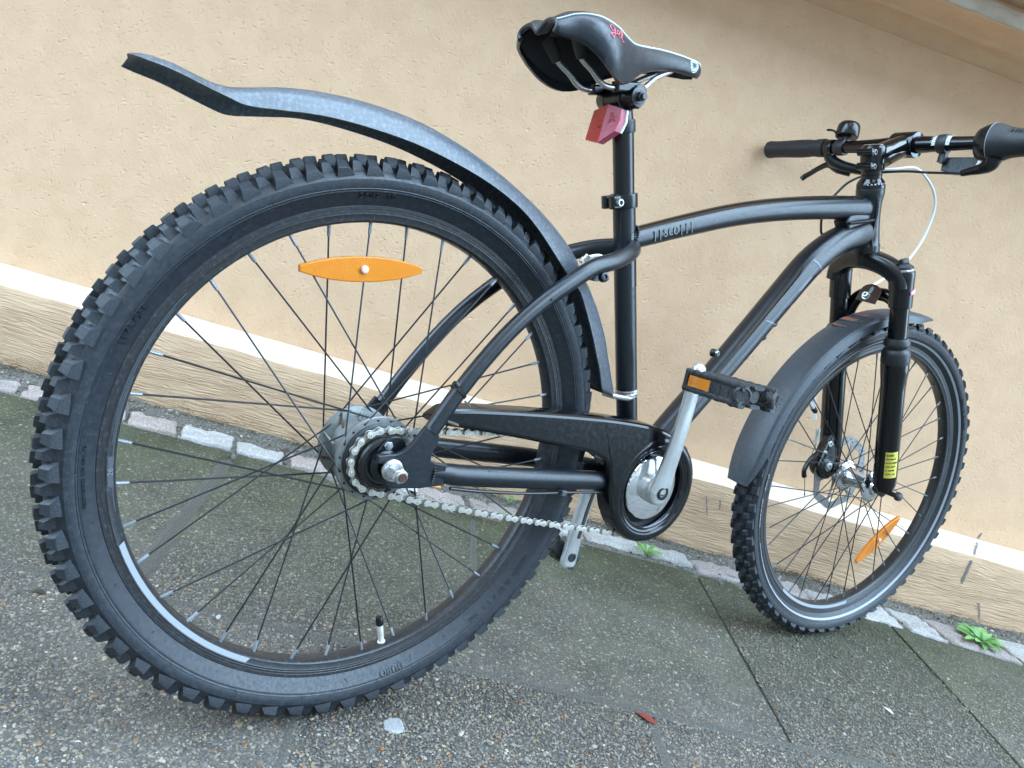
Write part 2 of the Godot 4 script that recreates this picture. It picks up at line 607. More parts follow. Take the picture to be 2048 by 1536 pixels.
func spoke_reflector(wheel: Node3D, a: float, r: float, z: float, turn: float) -> void:
	var half := []
	for i in 13:
		var x := -1.0 + i / 6.0
		half.append(Vector2(x * .0715, .0035 + .0105 * (1.0 - pow(absf(x), 2.2))))
	var p := PackedVector2Array()
	for q in half: p.append(q)
	for i in range(half.size() - 1, -1, -1): p.append(Vector2(half[i].x, -half[i].y))
	var xf := Transform3D(Basis(Vector3(0, 0, 1), a - PI / 2 + turn), Vector3(cos(a) * r, sin(a) * r, z))
	var m := MB.new()
	extr(m, p, -.0035, .0035, .0014, xf)
	var o := part("wheel_reflector", m, M.amber, wheel)
	o.set_meta("label", "long amber reflector clipped across the spokes")
	var pin := MB.new()
	lathe(pin, [Vector2(.0046, .003), Vector2(.0046, .0058), Vector2(.0034, .0068), Vector2(0, .0071)], xf, 16)
	part("reflector_pin", pin, M.clear, wheel)

func rear_wheel(bike: Node3D) -> void:
	var w := part("rear_wheel", rim_mesh(), M.rim, bike)
	var t := MB.new()
	lathe(t, tyre_section(.2815, .3250, .0260), Transform3D(), TYRE_SEG, true, 30.0)
	part("tyre", t, M.tyre, w)
	knobs(w, 60, .3248, .2815, true, true, 5)
	spokes(w, 1.9308, -1, true, .0455, .0315, .0415, .0315)
	# rim print: long grey flashes, fine lines and the size
	for seg in [[deg_to_rad(203), deg_to_rad(249)]]:
		part("rim_decal", arc_sheet(.2662, .01128, .2718, .01218, seg[0], seg[1], .012), M.decal_grey, w)
	for s in [[166.0, 196.0, .2668], [150.0, 181.0, .2684], [146.0, 176.0, .2702], [-32.0, -14.0, .2668], [-34.0, -18.0, .2688], [-36.0, -21.0, .2708]]:
		var zz: float = .0112 + (s[2] - .2660) * .161
		part("rim_decal", arc_sheet(s[2], zz, s[2] + .0011, zz + .00018, deg_to_rad(s[0]), deg_to_rad(s[1]), .004), M.rim_line, w)
	part("rim_decal", arc_sheet(.2664, .0113, .2716, .0121, deg_to_rad(183.5), deg_to_rad(190.5), .006, .00035), M.decal_dark, w)
	var num := MB.new()
	arc_text(num, "26", .0052, .0003, .2690, .0124, deg_to_rad(187.0), true, -.15, .8, "Droid Sans", true)
	part("size_number", num, M.decal_line, w)
	# raised words on the flank
	var l := MB.new()
	var zr := .0205
	arc_text(l, "NYLON", .0085, .0012, .2925, .0217, deg_to_rad(157.0), true, -.72, .95)
	arc_text(l, "DURO", .0085, .0012, .2925, .0217, deg_to_rad(287.0), true, -.72, .95)
	arc_text(l, "INFLATE TO 65 P.S.I. MAX", .0052, .001, .2925, .0217, deg_to_rad(322.0), true, -.72, .95)
	arc_text(l, "RECOMMENDED RIM 26X1.75", .0034, .0008, .2925, .0217, deg_to_rad(187.0), true, -.72, .8)
	arc_text(l, "26X2.10", .0065, .001, .2925, .0217, deg_to_rad(101.0), true, -.72, .95)
	part("tyre_lettering", l, M.tyre, w)
	# little moulding hairs
	var hair := MB.new()
	var rng := RandomNumberGenerator.new(); rng.seed = 77
	for i in 46:
		var a := TAU * i / 46.0 + rng.randf_range(-.05, .05)
		var r := .2870 if i % 2 else .2985
		var z := .0182 if i % 2 else .0243
		var p := Vector3(cos(a) * r, sin(a) * r, z)
		var q := p + Vector3(cos(a + rng.randf_range(-.8, .8)), sin(a + rng.randf_range(-.8, .8)), .5) * rng.randf_range(.002, .0055)
		tube(hair, straight(p, q), [.00038, .0001], [], 4)
	part("moulding_hairs", hair, M.tyre, w).set_meta("kind", "stuff")
	# valve
	var va := deg_to_rad(110.63 - 10 * 18.4)
	var vd := Vector3(-cos(va), -sin(va), 0)
	var vb := MB.new()
	lathe(vb, [Vector2(.0052, -.002), Vector2(.0052, .0012), Vector2(.0042, .002), Vector2(.0038, .003), Vector2(.0038, .012), Vector2(.0041, .0125), Vector2(.0041, .024), Vector2(.0036, .025)], along(-vd * .2632, vd), 14)
	part("valve_stem", vb, M.valve, w)
	var vc := MB.new()
	lathe(vc, [Vector2(.0047, .025), Vector2(.0050, .026), Vector2(.0046, .035), Vector2(.0040, .0366), Vector2(0, .037)], along(-vd * .2632, vd), 14)
	part("valve_cap", vc, M.satin, w)
	# hub with geared shell
	var h := MB.new()
	lathe(h, [Vector2(.036, -.040), Vector2(.0455, -.0345), Vector2(.0465, -.0330), Vector2(.0465, -.0302), Vector2(.0450, -.0290), Vector2(.0335, -.0265), Vector2(.0315, -.022), Vector2(.0312, .008), Vector2(.0345, .014), Vector2(.0385, .0255), Vector2(.0490, .0288), Vector2(.0502, .0298), Vector2(.0502, .0325), Vector2(.0490, .0338), Vector2(.0420, .0345), Vector2(.0405, .0362)], Transform3D(), 64, false, 28.0)
	part("hub_shell", h, M.hub, w)
	# raised ribs joining the far flange to the barrel
	for i in 9:
		var a := TAU * i / 9.0 + .2
		var rb := MB.new()
		tube(rb, spline([Vector3(.0445 * cos(a - .1), .0445 * sin(a - .1), -.0288), Vector3(.038 * cos(a), .038 * sin(a), -.0262), Vector3(.0318 * cos(a + .16), .0318 * sin(a + .16), -.0185)], 5), [.0016], [.0009], 8)
		part("hub_rib", rb, M.rust if i % 2 else M.hub, w)
	var holes := MB.new()
	for i in 18:
		for s in 2:
			var a := deg_to_rad(110.63) + TAU * i / 18.0 + (.1745 if s == 0 else 0.0) + deg_to_rad(60.0)
			var rr := .0455 if s == 0 else .0415
			var zz := .03385 if s == 0 else -.0288
			lathe(holes, [Vector2(.0017, -.0006), Vector2(.0017, .0004), Vector2(0, .0004)], Transform3D(Basis(), Vector3(rr * cos(a), rr * sin(a), zz)), 8)
	part("spoke_holes", holes, M.hole, w).set_meta("kind", "stuff")
	var dc := MB.new()
	lathe(dc, [Vector2(.0405, .0345), Vector2(.0428, .0352), Vector2(.0430, .0372), Vector2(.0405, .0388), Vector2(.0310, .0392)], Transform3D(), 48)
	part("dust_cap", dc, M.plastic, w)
	# sprocket with 18 teeth
	var sp := PackedVector2Array()
	for i in 72:
		var f := fmod(i, 4.0)
		var r: float = [.0392, .0392, .0342, .0342][i % 4]
		sp.append(Vector2.from_angle(TAU * (i + .5) / 72.0) * r)
	var s2 := MB.new()
	extr(s2, sp, .0418, .0438, 0.0)
	part("sprocket", s2, M.chain_dark, w)
	var cj := MB.new()
	lathe(cj, [Vector2(.030, .0440), Vector2(.0300, .0520), Vector2(.0288, .0540), Vector2(.0245, .0548), Vector2(.0235, .0535), Vector2(.0200, .0535), Vector2(.0190, .0580), Vector2(.0120, .0610)], Transform3D(), 40)
	part("shifting_ring", cj, M.satin, w)
	# small lever with bolt on the ring
	var arm := MB.new()
	extr(arm, smooth_poly([Vector2(-.014, .014), Vector2(-.004, .030), Vector2(.010, .034), Vector2(.020, .024), Vector2(.012, .014), Vector2(0, .012)], 4), .0555, .0585, .0008)
	part("ring_lever", arm, M.satin, w)
	var sb := MB.new()
	extr(sb, ngon(.0055, 6), .0585, .0620, .0008, Transform3D(Basis(), Vector3(-.003, .0235, 0)))
	lathe(sb, [Vector2(.0032, .0620), Vector2(.0030, .0640), Vector2(0, .0643)], Transform3D(Basis(), Vector3(-.003, .0235, 0)), 12)
	part("lever_bolt", sb, M.bolt, w)
	# axle end
	var ax := MB.new()
	lathe(ax, [Vector2(.0050, .05), Vector2(.0050, .1005), Vector2(.0044, .1018), Vector2(0, .1018)], Transform3D(), 20)
	part("axle", ax, M.rust, w)
	var wa := MB.new()
	lathe(wa, [Vector2(.0118, .0725), Vector2(.0125, .0730), Vector2(.0125, .0752), Vector2(.0110, .0758), Vector2(.0105, .0775), Vector2(.0098, .0780), Vector2(.0098, .0800)], Transform3D(), 28)
	part("axle_washer", wa, M.steel, w)
	var nt := MB.new()
	lathe(nt, [Vector2(.0100, .0795), Vector2(.0104, .0802), Vector2(.0104, .0822)], Transform3D(), 24)
	extr(nt, ngon(.0089, 6, .4), .0820, .0962, .0010)
	lathe(nt, [Vector2(.0066, .0955), Vector2(.0066, .0990), Vector2(.0058, .0998)], Transform3D(), 20)
	part("axle_nut", nt, M.steel, w)
	spoke_reflector(w, deg_to_rad(103.6), .2135, .0085, -.06)

func front_wheel(bike: Node3D, FT: Transform3D) -> Node3D:
	var sc := 1.0114
	var w := part("front_wheel", rim_mesh(), M.rim, bike, FT * Transform3D(Basis().scaled(Vector3(sc, sc, 1.0)), Vector3.ZERO))
	var t := MB.new()
	lathe(t, tyre_section(.2815, .3212, .0255), Transform3D(), TYRE_SEG, true, 30.0)
	part("tyre", t, M.tyre, w)
	knobs(w, 60, .3202, .2800, true, false, 9)
	spokes(w, 1.8483, 1, false, .0285, .0325, .0285, .0285)
	part("reflective_stripe", arc_sheet(.2893, .0198, .2927, .0222, deg_to_rad(207.0), deg_to_rad(535.0), 0.0, .0004), M.decal_grey, w)
	for seg in [[deg_to_rad(238), deg_to_rad(286)]]:
		part("rim_decal", arc_sheet(.2662, .01128, .2718, .01218, seg[0], seg[1], .012), M.decal_grey, w)
	for s in [[2.0, 22.0, .2672], [6.0, 27.0, .2690], [-4.0, 14.0, .2708]]:
		var zz: float = .0112 + (s[2] - .2660) * .161
		part("rim_decal", arc_sheet(s[2], zz, s[2] + .0011, zz + .00018, deg_to_rad(s[0]), deg_to_rad(s[1]), .004), M.rim_line, w)
	var l := MB.new()
	arc_text(l, "MTB", .0108, .0006, .2945, .0236, deg_to_rad(183.0), true, -.75, .92, "Droid Sans", true)
	arc_text(l, "HOPPER", .0100, .0006, .2945, .0236, deg_to_rad(194.5), true, -.75, .9, "Droid Sans", false)
	part("tyre_lettering", l, M.white, w)
	var l2 := MB.new()
	arc_text(l2, "26X2.10 54-559", .0060, .001, .2990, .0252, deg_to_rad(36.0), true, -.5, .95)
	part("raised_lettering", l2, M.tyre, w)
	var h := MB.new()
	lathe(h, [Vector2(.010, -.050), Vector2(.0190, -.0485), Vector2(.0225, -.0440), Vector2(.0225, -.0400), Vector2(.0170, -.0370), Vector2(.0190, -.0312), Vector2(.0312, -.0298), Vector2(.0325, -.0290), Vector2(.0325, -.0268), Vector2(.0312, -.0258), Vector2(.0205, -.0235), Vector2(.0178, -.0160), Vector2(.0165, -.010), Vector2(.0165, .0150), Vector2(.0185, .022), Vector2(.0205, .0285), Vector2(.0312, .0300), Vector2(.0325, .0308), Vector2(.0325, .0335), Vector2(.0312, .0345), Vector2(.0170, .0370), Vector2(.0150, .0420), Vector2(.0095, .0450), Vector2(.0085, .0520)], Transform3D(), 48, false, 30.0)
	part("hub_shell", h, M.hub_bright, w)
	var holes := MB.new()
	for i in 18:
		for s in 2:
			var a := 1.8483 + TAU * i / 18.0 + (.1745 if s == 1 else 0.0) + deg_to_rad(60.0)
			lathe(holes, [Vector2(.0017, -.0006), Vector2(.0017, .0004), Vector2(0, .0004)], Transform3D(Basis(), Vector3(.0285 * cos(a), .0285 * sin(a), .0345 if s == 0 else -.0258)), 8)
	part("spoke_holes", holes, M.hole, w).set_meta("kind", "stuff")
	# wavy brake disc: ring with holes and slanting arms
	var d := CSGCombiner3D.new()
	var ring := CSGPolygon3D.new()
	var po := PackedVector2Array()
	for i in 96:
		po.append(Vector2.from_angle(TAU * i / 96.0) * (.0765 + .0022 * cos(TAU * i / 96.0 * 8.0)))
	ring.polygon = po; ring.depth = .0019
	ring.name = "ring"
	d.add_child(ring)
	var cut := CSGPolygon3D.new()
	var pi := PackedVector2Array()
	for i in 96:
		pi.append(Vector2.from_angle(TAU * i / 96.0) * (.0610 + .0024 * cos(TAU * i / 96.0 * 8.0)))
	cut.polygon = pi; cut.depth = .02; cut.position.z = .01; cut.operation = CSGShape3D.OPERATION_SUBTRACTION
	cut.name = "opening"
	d.add_child(cut)
	for i in 48:
		var c := CSGCylinder3D.new()
		c.radius = .0020; c.height = .02; c.sides = 8
		c.rotation.x = PI / 2
		var rr := .0668 if i % 2 else .0722
		c.position = Vector3(cos(TAU * i / 48.0) * rr, sin(TAU * i / 48.0) * rr, 0)
		c.operation = CSGShape3D.OPERATION_SUBTRACTION
		c.name = "hole"
		d.add_child(c, true)
	d.name = "brake_disc"
	d.material_override = M.disc
	d.position = Vector3(0, 0, -.0440)
	w.add_child(d, true)
	var dm := MB.new()
	for i in 6:
		var a := TAU * i / 6.0
		tube(dm, spline([Vector3(cos(a) * .020, sin(a) * .020, -.045), Vector3(cos(a + .28) * .042, sin(a + .28) * .042, -.045), Vector3(cos(a + .34) * .064, sin(a + .34) * .064, -.045)], 5), [.0045, .0032, .0048], [.0009], 10, Vector3(-sin(a), cos(a), 0))
	lathe(dm, [Vector2(.0235, -.0462), Vector2(.0235, -.0438)], Transform3D(), 32)
	part("disc_arms", dm, M.disc, w)
	spoke_reflector(w, deg_to_rad(-45.3), .1695, .006, PI + .02)
	var vb := MB.new()
	var va := deg_to_rad(148.0)
	var vd := Vector3(-cos(va), -sin(va), 0)
	lathe(vb, [Vector2(.0038, 0), Vector2(.0038, .024), Vector2(.0032, .025)], along(-vd * .2632, vd), 12)
	part("valve_stem", vb, M.valve, w)
	var vc := MB.new()
	lathe(vc, [Vector2(.0047, .024), Vector2(.0050, .026), Vector2(.0046, .035), Vector2(.0040, .0366), Vector2(0, .037)], along(-vd * .2632, vd), 12)
	part("valve_cap", vc, M.satin, w)
	var ax := MB.new()
	lathe(ax, [Vector2(.0050, .04), Vector2(.0050, .0850), Vector2(.0085, .0850), Vector2(.0088, .0890), Vector2(.0070, .0935), Vector2(0, .0945)], Transform3D(), 20)
	part("axle", ax, M.bolt_dark, w)
	return w

# ------------------------------------------------------------------ frame (bike space: x forward, y up, z towards the drive side, hub of the rear wheel at 0)
const BB := Vector3(.4405, -.018, 0)
const ST := Vector3(-.3305, .9438, 0)
const HB := Vector3(.8969, .4231, 0)
const HD := Vector3(-.342, .9397, 0)

func bead(m: MB, pts: PackedVector3Array, r: float) -> void:
	# weld: overlapping drops along a line
	var total := 0.0
	for i in pts.size() - 1: total += pts[i].distance_to(pts[i + 1])
	var step := .0032
	var want := 0.0
	var run := 0.0
	for i in pts.size() - 1:
		var L := pts[i].distance_to(pts[i + 1])
		while want <= run + L:
			var p := pts[i].lerp(pts[i + 1], (want - run) / L)
			var d := (pts[i + 1] - pts[i]).normalized()
			lathe(m, [Vector2(.0002, -r * .6), Vector2(r * .8, -r * .35), Vector2(r, r * .1), Vector2(r * .7, r * .5), Vector2(0, r * .62)], along(p, d), 8, false, 80.0)
			want += step
		run += L

func frame(bike: Node3D) -> void:
	var sh := MB.new()
	lathe(sh, [Vector2(.019, -.0365), Vector2(.0215, -.036), Vector2(.0215, .036), Vector2(.019, .0365)], Transform3D(Basis(), BB), 32)
	tube(sh, straight(Vector3(.246, .262, -.05), Vector3(.246, .262, .05), 4), [.0085, .0075, .0085], [], 14)
	var f := part("frame", sh, M.frame, bike)
	# seat tube
	var s := MB.new()
	tube(s, straight(BB, BB + ST * .420, 6), [.0155], [.0155], 32, Vector3.RIGHT, true)
	part("seat_tube", s, M.frame, f)
	# top tube, bowed
	var tt := MB.new()
	var tp := spline([Vector3(.318, .318, 0), Vector3(.349, .3305, 0), Vector3(.434, .366, 0), Vector3(.5345, .405, 0), Vector3(.648, .4405, 0), Vector3(.778, .474, 0), Vector3(.872, .4955, 0)], 8)
	tube(tt, tp, [.0150, .0150, .0158, .0162, .0165, .0168, .0165], [.0150, .0148, .0160, .0172, .0184, .0196, .0205], 30, Vector3(0, 0, 1), true, 2.25)
	part("top_tube", tt, M.frame, f)
	# down tube, swept up to the head
	var dt := MB.new()
	var dp := spline([BB + Vector3(.012, .012, 0), Vector3(.5125, .076, 0), Vector3(.582, .162, 0), Vector3(.637, .234, 0), Vector3(.691, .305, 0), Vector3(.741, .3685, 0), Vector3(.790, .411, 0), Vector3(.838, .4385, 0), Vector3(.892, .4600, 0)], 8)
	tube(dt, dp, [.0225, .0225, .0225, .0230, .0235, .0240, .0240, .0225, .0180], [.0190, .0192, .0196, .0204, .0215, .0232, .0240, .0243, .0245], 32, Vector3(0, 0, 1), true, 2.3)
	part("down_tube", dt, M.frame, f)
	# gusset filling the fork between the two tubes behind the head
	var gu := MB.new()
	extr(gu, PackedVector2Array([Vector2(.797, .4535), Vector2(.7985, .4600), Vector2(.806, .4700), Vector2(.830, .4790), Vector2(.878, .4890), Vector2(.886, .4600), Vector2(.845, .4500), Vector2(.812, .4380)]), -.0142, .0142, .005)
	part("gusset", gu, M.frame, f)
	# head tube, flared at both ends
	var h := MB.new()
	lathe(h, [Vector2(.0218, -.004), Vector2(.0232, -.003), Vector2(.0235, .012), Vector2(.0222, .0135), Vector2(.0212, .026), Vector2(.0198, .045), Vector2(.0196, .065), Vector2(.0206, .085), Vector2(.0226, .0975), Vector2(.0236, .1010), Vector2(.0236, .1120), Vector2(.0230, .1132)], along(HB, HD), 40, false, 40.0)
	part("head_tube", h, M.frame, f)
	# seat stays: out of the seat tube, bent back and down to the dropouts
	var off := [[Vector3(.3335, .312, .006), Vector3(.3235, .309, .020), Vector3(.300, .300, .040), Vector3(.268, .285, .052), Vector3(.229, .269, .0585), Vector3(.196, .244, .0605), Vector3(.158, .211, .0615), Vector3(.123, .173, .0625), Vector3(.092, .130, .0635), Vector3(.0655, .087, .0645), Vector3(.043, .045, .0655)],
		[Vector3(.3335, .312, -.006), Vector3(.3235, .309, -.020), Vector3(.300, .300, -.040), Vector3(.268, .285, -.052), Vector3(.229, .269, -.0585), Vector3(.196, .244, -.0605), Vector3(.158, .211, -.0615), Vector3(.123, .173, -.0625), Vector3(.092, .130, -.0635), Vector3(.0655, .087, -.0645), Vector3(.043, .045, -.0655)]]
	for o in off:
		var m := MB.new()
		tube(m, spline(o, 6), [.0105, .0105, .0105, .0102, .0098, .0095, .0092], [.0118, .0118, .0112, .0106, .0098, .0096, .0094], 20, Vector3(0, 0, 1))
		part("seat_stay", m, M.frame, f)
	# chain stays
	for sg in [1.0, -1.0]:
		var m := MB.new()
		tube(m, spline([Vector3(.052, -.0035, .064 * sg), Vector3(.075, -.0045, .0635 * sg), Vector3(.11, -.007, .0615 * sg), Vector3(.20, -.009, .056 * sg), Vector3(.29, -.011, .0485 * sg), Vector3(.36, -.014, .039 * sg), Vector3(.43, -.017, .026 * sg)], 6), [.0085, .0105, .0105, .0102, .0095, .0095], [.0095, .0128, .0135, .0138, .0135, .0130], 22, Vector3(0, 0, 1))
		part("chain_stay", m, M.frame, f)
		var d := MB.new()
		var p := PackedVector2Array([Vector2(-.019, .015), Vector2(.002, .0175), Vector2(.010, .0215), Vector2(.020, .031), Vector2(.033, .052), Vector2(.049, .047), Vector2(.0535, .0385), Vector2(.047, .021), Vector2(.0475, .013), Vector2(.056, .0095), Vector2(.070, .0085), Vector2(.070, -.0165), Vector2(.040, -.021), Vector2(.006, -.0215), Vector2(-.004, -.019), Vector2(-.006, -.0105), Vector2(.006, -.0065), Vector2(.0125, -.0055), Vector2(.0145, 0), Vector2(.0125, .0050), Vector2(.004, .0058), Vector2(-.019, .0060)])
		extr(d, p, .0655 if sg > 0 else -.0725, .0725 if sg > 0 else -.0655, .0014, Transform3D(), 18.0)
		part("dropout", d, M.frame, f)
	# bead welds
	var w := MB.new()
	var c := PackedVector3Array()
	var hx := Vector3(HD.y, -HD.x, 0)
	for i in 26:
		var t := lerpf(.004, .102, i / 25.0)
		var q := HB + HD * t
		var ang := deg_to_rad(118.0 + 9.0 * sin(i * .25))
		c.append(q + (hx * cos(ang) + Vector3(0, 0, 1) * sin(ang)) * .0212)
	bead(w, c, .0033)
	var c2 := PackedVector3Array()
	for i in 14:
		var t := i / 13.0
		c2.append(Vector3(lerpf(.803, .872, t), lerpf(.4535, .476, t), .0150 + .0045 * sin(t * PI) + .0015))
	bead(w, c2, .0030)
	var c3 := PackedVector3Array()
	for i in 20:
		var a := PI * .1 + PI * .8 * i / 19.0
		c3.append(Vector3(.3345 - .004 * sin(a), .3265 - cos(a) * .0155, sin(a) * .0145 + .001))
	bead(w, c3, .0022)
	var c4 := PackedVector3Array()
	for i in 16:
		var a := -.5 + 3.2 * i / 15.0
		c4.append(Vector3(.0545, -.004 + .0125 * cos(a), .0675 + .006 * sin(a)))
	bead(w, c4, .0024)
	var c5 := PackedVector3Array()
	for i in 22:
		var a := -.7 + TAU * .62 * i / 21.0
		var q := Vector3(.3265, .310, .0162)
		c5.append(q + Vector3(cos(a) * .0125, sin(a) * .0138, -.001 - .004 * absf(cos(a))))
	bead(w, c5, .0020)
	part("weld_bead", w, M.frame, f)
	# bosses and bolts
	for q in [[Vector3(.5415, .1925, .0222), Vector3(.25, .1, 1)], [Vector3(.246, .2615, .0655), Vector3(-.25, .2, 1)]]:
		var m := MB.new()
		var xf := along(q[0], q[1])
		lathe(m, [Vector2(.0062, -.008), Vector2(.0062, -.001), Vector2(.0056, 0), Vector2(.0044, .0004), Vector2(.0030, .0004), Vector2(.0028, -.002), Vector2(0, -.002)], xf, 18)
		part("brake_boss" if q[0].x < .3 else "bottle_boss", m, M.frame, f)
	var bb := MB.new()
	lathe(bb, [Vector2(.0048, -.001), Vector2(.0048, .0032), Vector2(.0040, .0040), Vector2(.0024, .0040), Vector2(.0022, .0018), Vector2(0, .0018)], along(Vector3(.5415, .1925, .0222), Vector3(.25, .1, 1)), 16)
	part("bottle_bolt", bb, M.bolt, f)
	for q in [Vector3(.688, .262, 0), Vector3(.669, .236, 0)]:
		var m := MB.new()
		lathe(m, [Vector2(.0055, -.004), Vector2(.0055, .004), Vector2(.004, .0055), Vector2(0, .0055)], along(q + Vector3(.0035, -.0025, 0), Vector3(.79, -.62, 0)), 14)
		part("cable_boss", m, M.bolt_dark, f)
	var vent := MB.new()
	lathe(vent, [Vector2(.0022, -.002), Vector2(.0022, .0005), Vector2(0, .0005)], along(Vector3(.165, .2195, .0708), Vector3(-.3, .3, 1)), 10)
	part("vent_hole", vent, M.hole, f)
	# slot behind the seat tube under the clamp
	var slot := MB.new()
	box(slot, Vector3(.0022, .036, .0024), Transform3D(Basis(Vector3(0, 0, 1), .337), BB + ST * .389 + Vector3(-.0128, -.0045, .0075)))
	part("seat_tube_slot", slot, M.hole, f)
	# printed panels, following the tubes
	frame_print(f, tp, dp)

func skin(m: MB, pts: PackedVector3Array, i0: float, i1: float, a0: float, a1: float, ra: Array, rb: Array, lift: float, squar := 2.3, sl0 := 0.0, sl1 := 0.0, na := 6) -> void:
	# a thin patch on a swept tube: i0..i1 along it (0..1), a0..a1 round it
	var rings := []
	var K := 22
	for j in na + 1:
		var fa := float(j) / na
		var a := lerpf(a0, a1, fa)
		var ring := PackedVector3Array()
		var back := PackedVector3Array()
		for k in K + 1:
			var t := lerpf(lerpf(i0, i0 + sl0, fa), lerpf(i1, i1 + sl1, fa), float(k) / K)
			var x := t * (pts.size() - 1)
			var i := int(clampf(floorf(x), 0, pts.size() - 2))
			var p := pts[i].lerp(pts[i + 1], x - i)
			var d := (pts[min(i + 2, pts.size() - 1)] - pts[max(i - 1, 0)]).normalized()
			var s := Vector3(0, 0, 1)
			var w := d.cross(s)
			var cx := signf(cos(a)) * pow(absf(cos(a)), 2.0 / squar)
			var cy := signf(sin(a)) * pow(absf(sin(a)), 2.0 / squar)
			ring.append(p + s * cx * (lerp_list(ra, t) + lift) + w * cy * (lerp_list(rb, t) + lift))
		rings.append(ring)
	loft(m, rings, false, false, false, false, 60.0)

func frame_print(f: Node3D, tp: PackedVector3Array, dp: PackedVector3Array) -> void:
	var da := [.0225, .0225, .0225, .0230, .0235, .0240, .0240, .0225, .0180]
	var db := [.0190, .0192, .0196, .0204, .0215, .0232, .0240, .0243, .0245]
	# w = d x z: points down-right of the tube, so positive angles are the lower flank
	for q in [[.30, .585, -.95, -.72, .02, -.03], [.30, .40, .30, .95, .03, .02], [.415, .475, .18, .9, .035, .03], [.49, .60, .42, .95, .03, -.02], [.52, .575, -.05, .32, .03, .03]]:
		var m := MB.new()
		skin(m, dp, q[0], q[1], q[2], q[3], da, db, .0004, 2.3, q[4], q[5])
		part("frame_decal", m, M.decal_gloss if q[2] != .42 else M.decal_dark, f)
	for q in [[.30, .62, -.10, -.075], [.305, .62, .98, 1.01], [.41, .625, -.70, -.675], [.30, .48, .28, .305]]:
		var m := MB.new()
		skin(m, dp, q[0], q[1], q[2], q[3], da, db, .0006, 2.3, 0, 0, 2)
		part("decal_line", m, M.decal_line, f)
	for q in [[.612, .617, -.75, 1.0, .02, .02], [.405, .409, -.5, 1.0, .03, .03]]:
		var m := MB.new()
		skin(m, dp, q[0], q[1], q[2], q[3], da, db, .0006, 2.3, q[4], q[5], 8)
		part("decal_line", m, M.decal_line, f)
	var ta := [.0150, .0150, .0158, .0162, .0165, .0168, .0165]
	var tb := [.0150, .0148, .0160, .0172, .0184, .0196, .0205]
	var g := MB.new()
	skin(g, tp, .10, .97, -1.62, -.72, ta, tb, .0004, 2.25, 0, -.06, 8)
	part("frame_decal", g, M.decal_gloss, f)
	# letters on the top tube
	var l := MB.new()
	var x0 := .352
	for i in 9:
		var c: String = "||SCO|||"[min(i, 7)]
		if i == 8: break
		var x := x0 + .0088 + i * .0095
		var p := Vector3(x, .3305 + (x - .349) * .4176, .0157)
		l.add_mesh(text_mesh(c, .0105, .0016, "Droid Sans"), Transform3D(Basis(Vector3(0, 0, 1), .395), p))
	part("frame_lettering", l, M.decal_dark, f)
	# seat tube: stacked words and an edge of a bright panel
	var sp := straight(BB, BB + ST * .420, 40)
	var s := MB.new()
	skin(s, sp, .70, .87, -.15, .95, [.0155], [.0155], .0004, 2.0, 0, .03, 8)
	part("frame_decal", s, M.decal_gloss, f)
	var pk := MB.new()
	skin(pk, sp, .70, .86, 1.02, 1.16, [.0155], [.0155], .0005, 2.0, 0, 0, 3)
	part("frame_decal", pk, M.pink, f)
	var wt := MB.new()
	skin(wt, sp, .715, .85, 1.07, 1.12, [.0155], [.0155], .0008, 2.0, 0, 0, 2)
	part("decal_line", wt, M.white, f)
	# chain stay print
	var cs := MB.new()
	for i in 2:
		box(cs, Vector3(.062, .0008, .0012), Transform3D(Basis(Vector3(0, 1, 0), .085) * Basis(Vector3(0, 0, 1), -.03), Vector3(.165 + i * .072, .0012 - i * .0015, .0655 - i * .006)))
	part("decal_line", cs, M.decal_line, f)

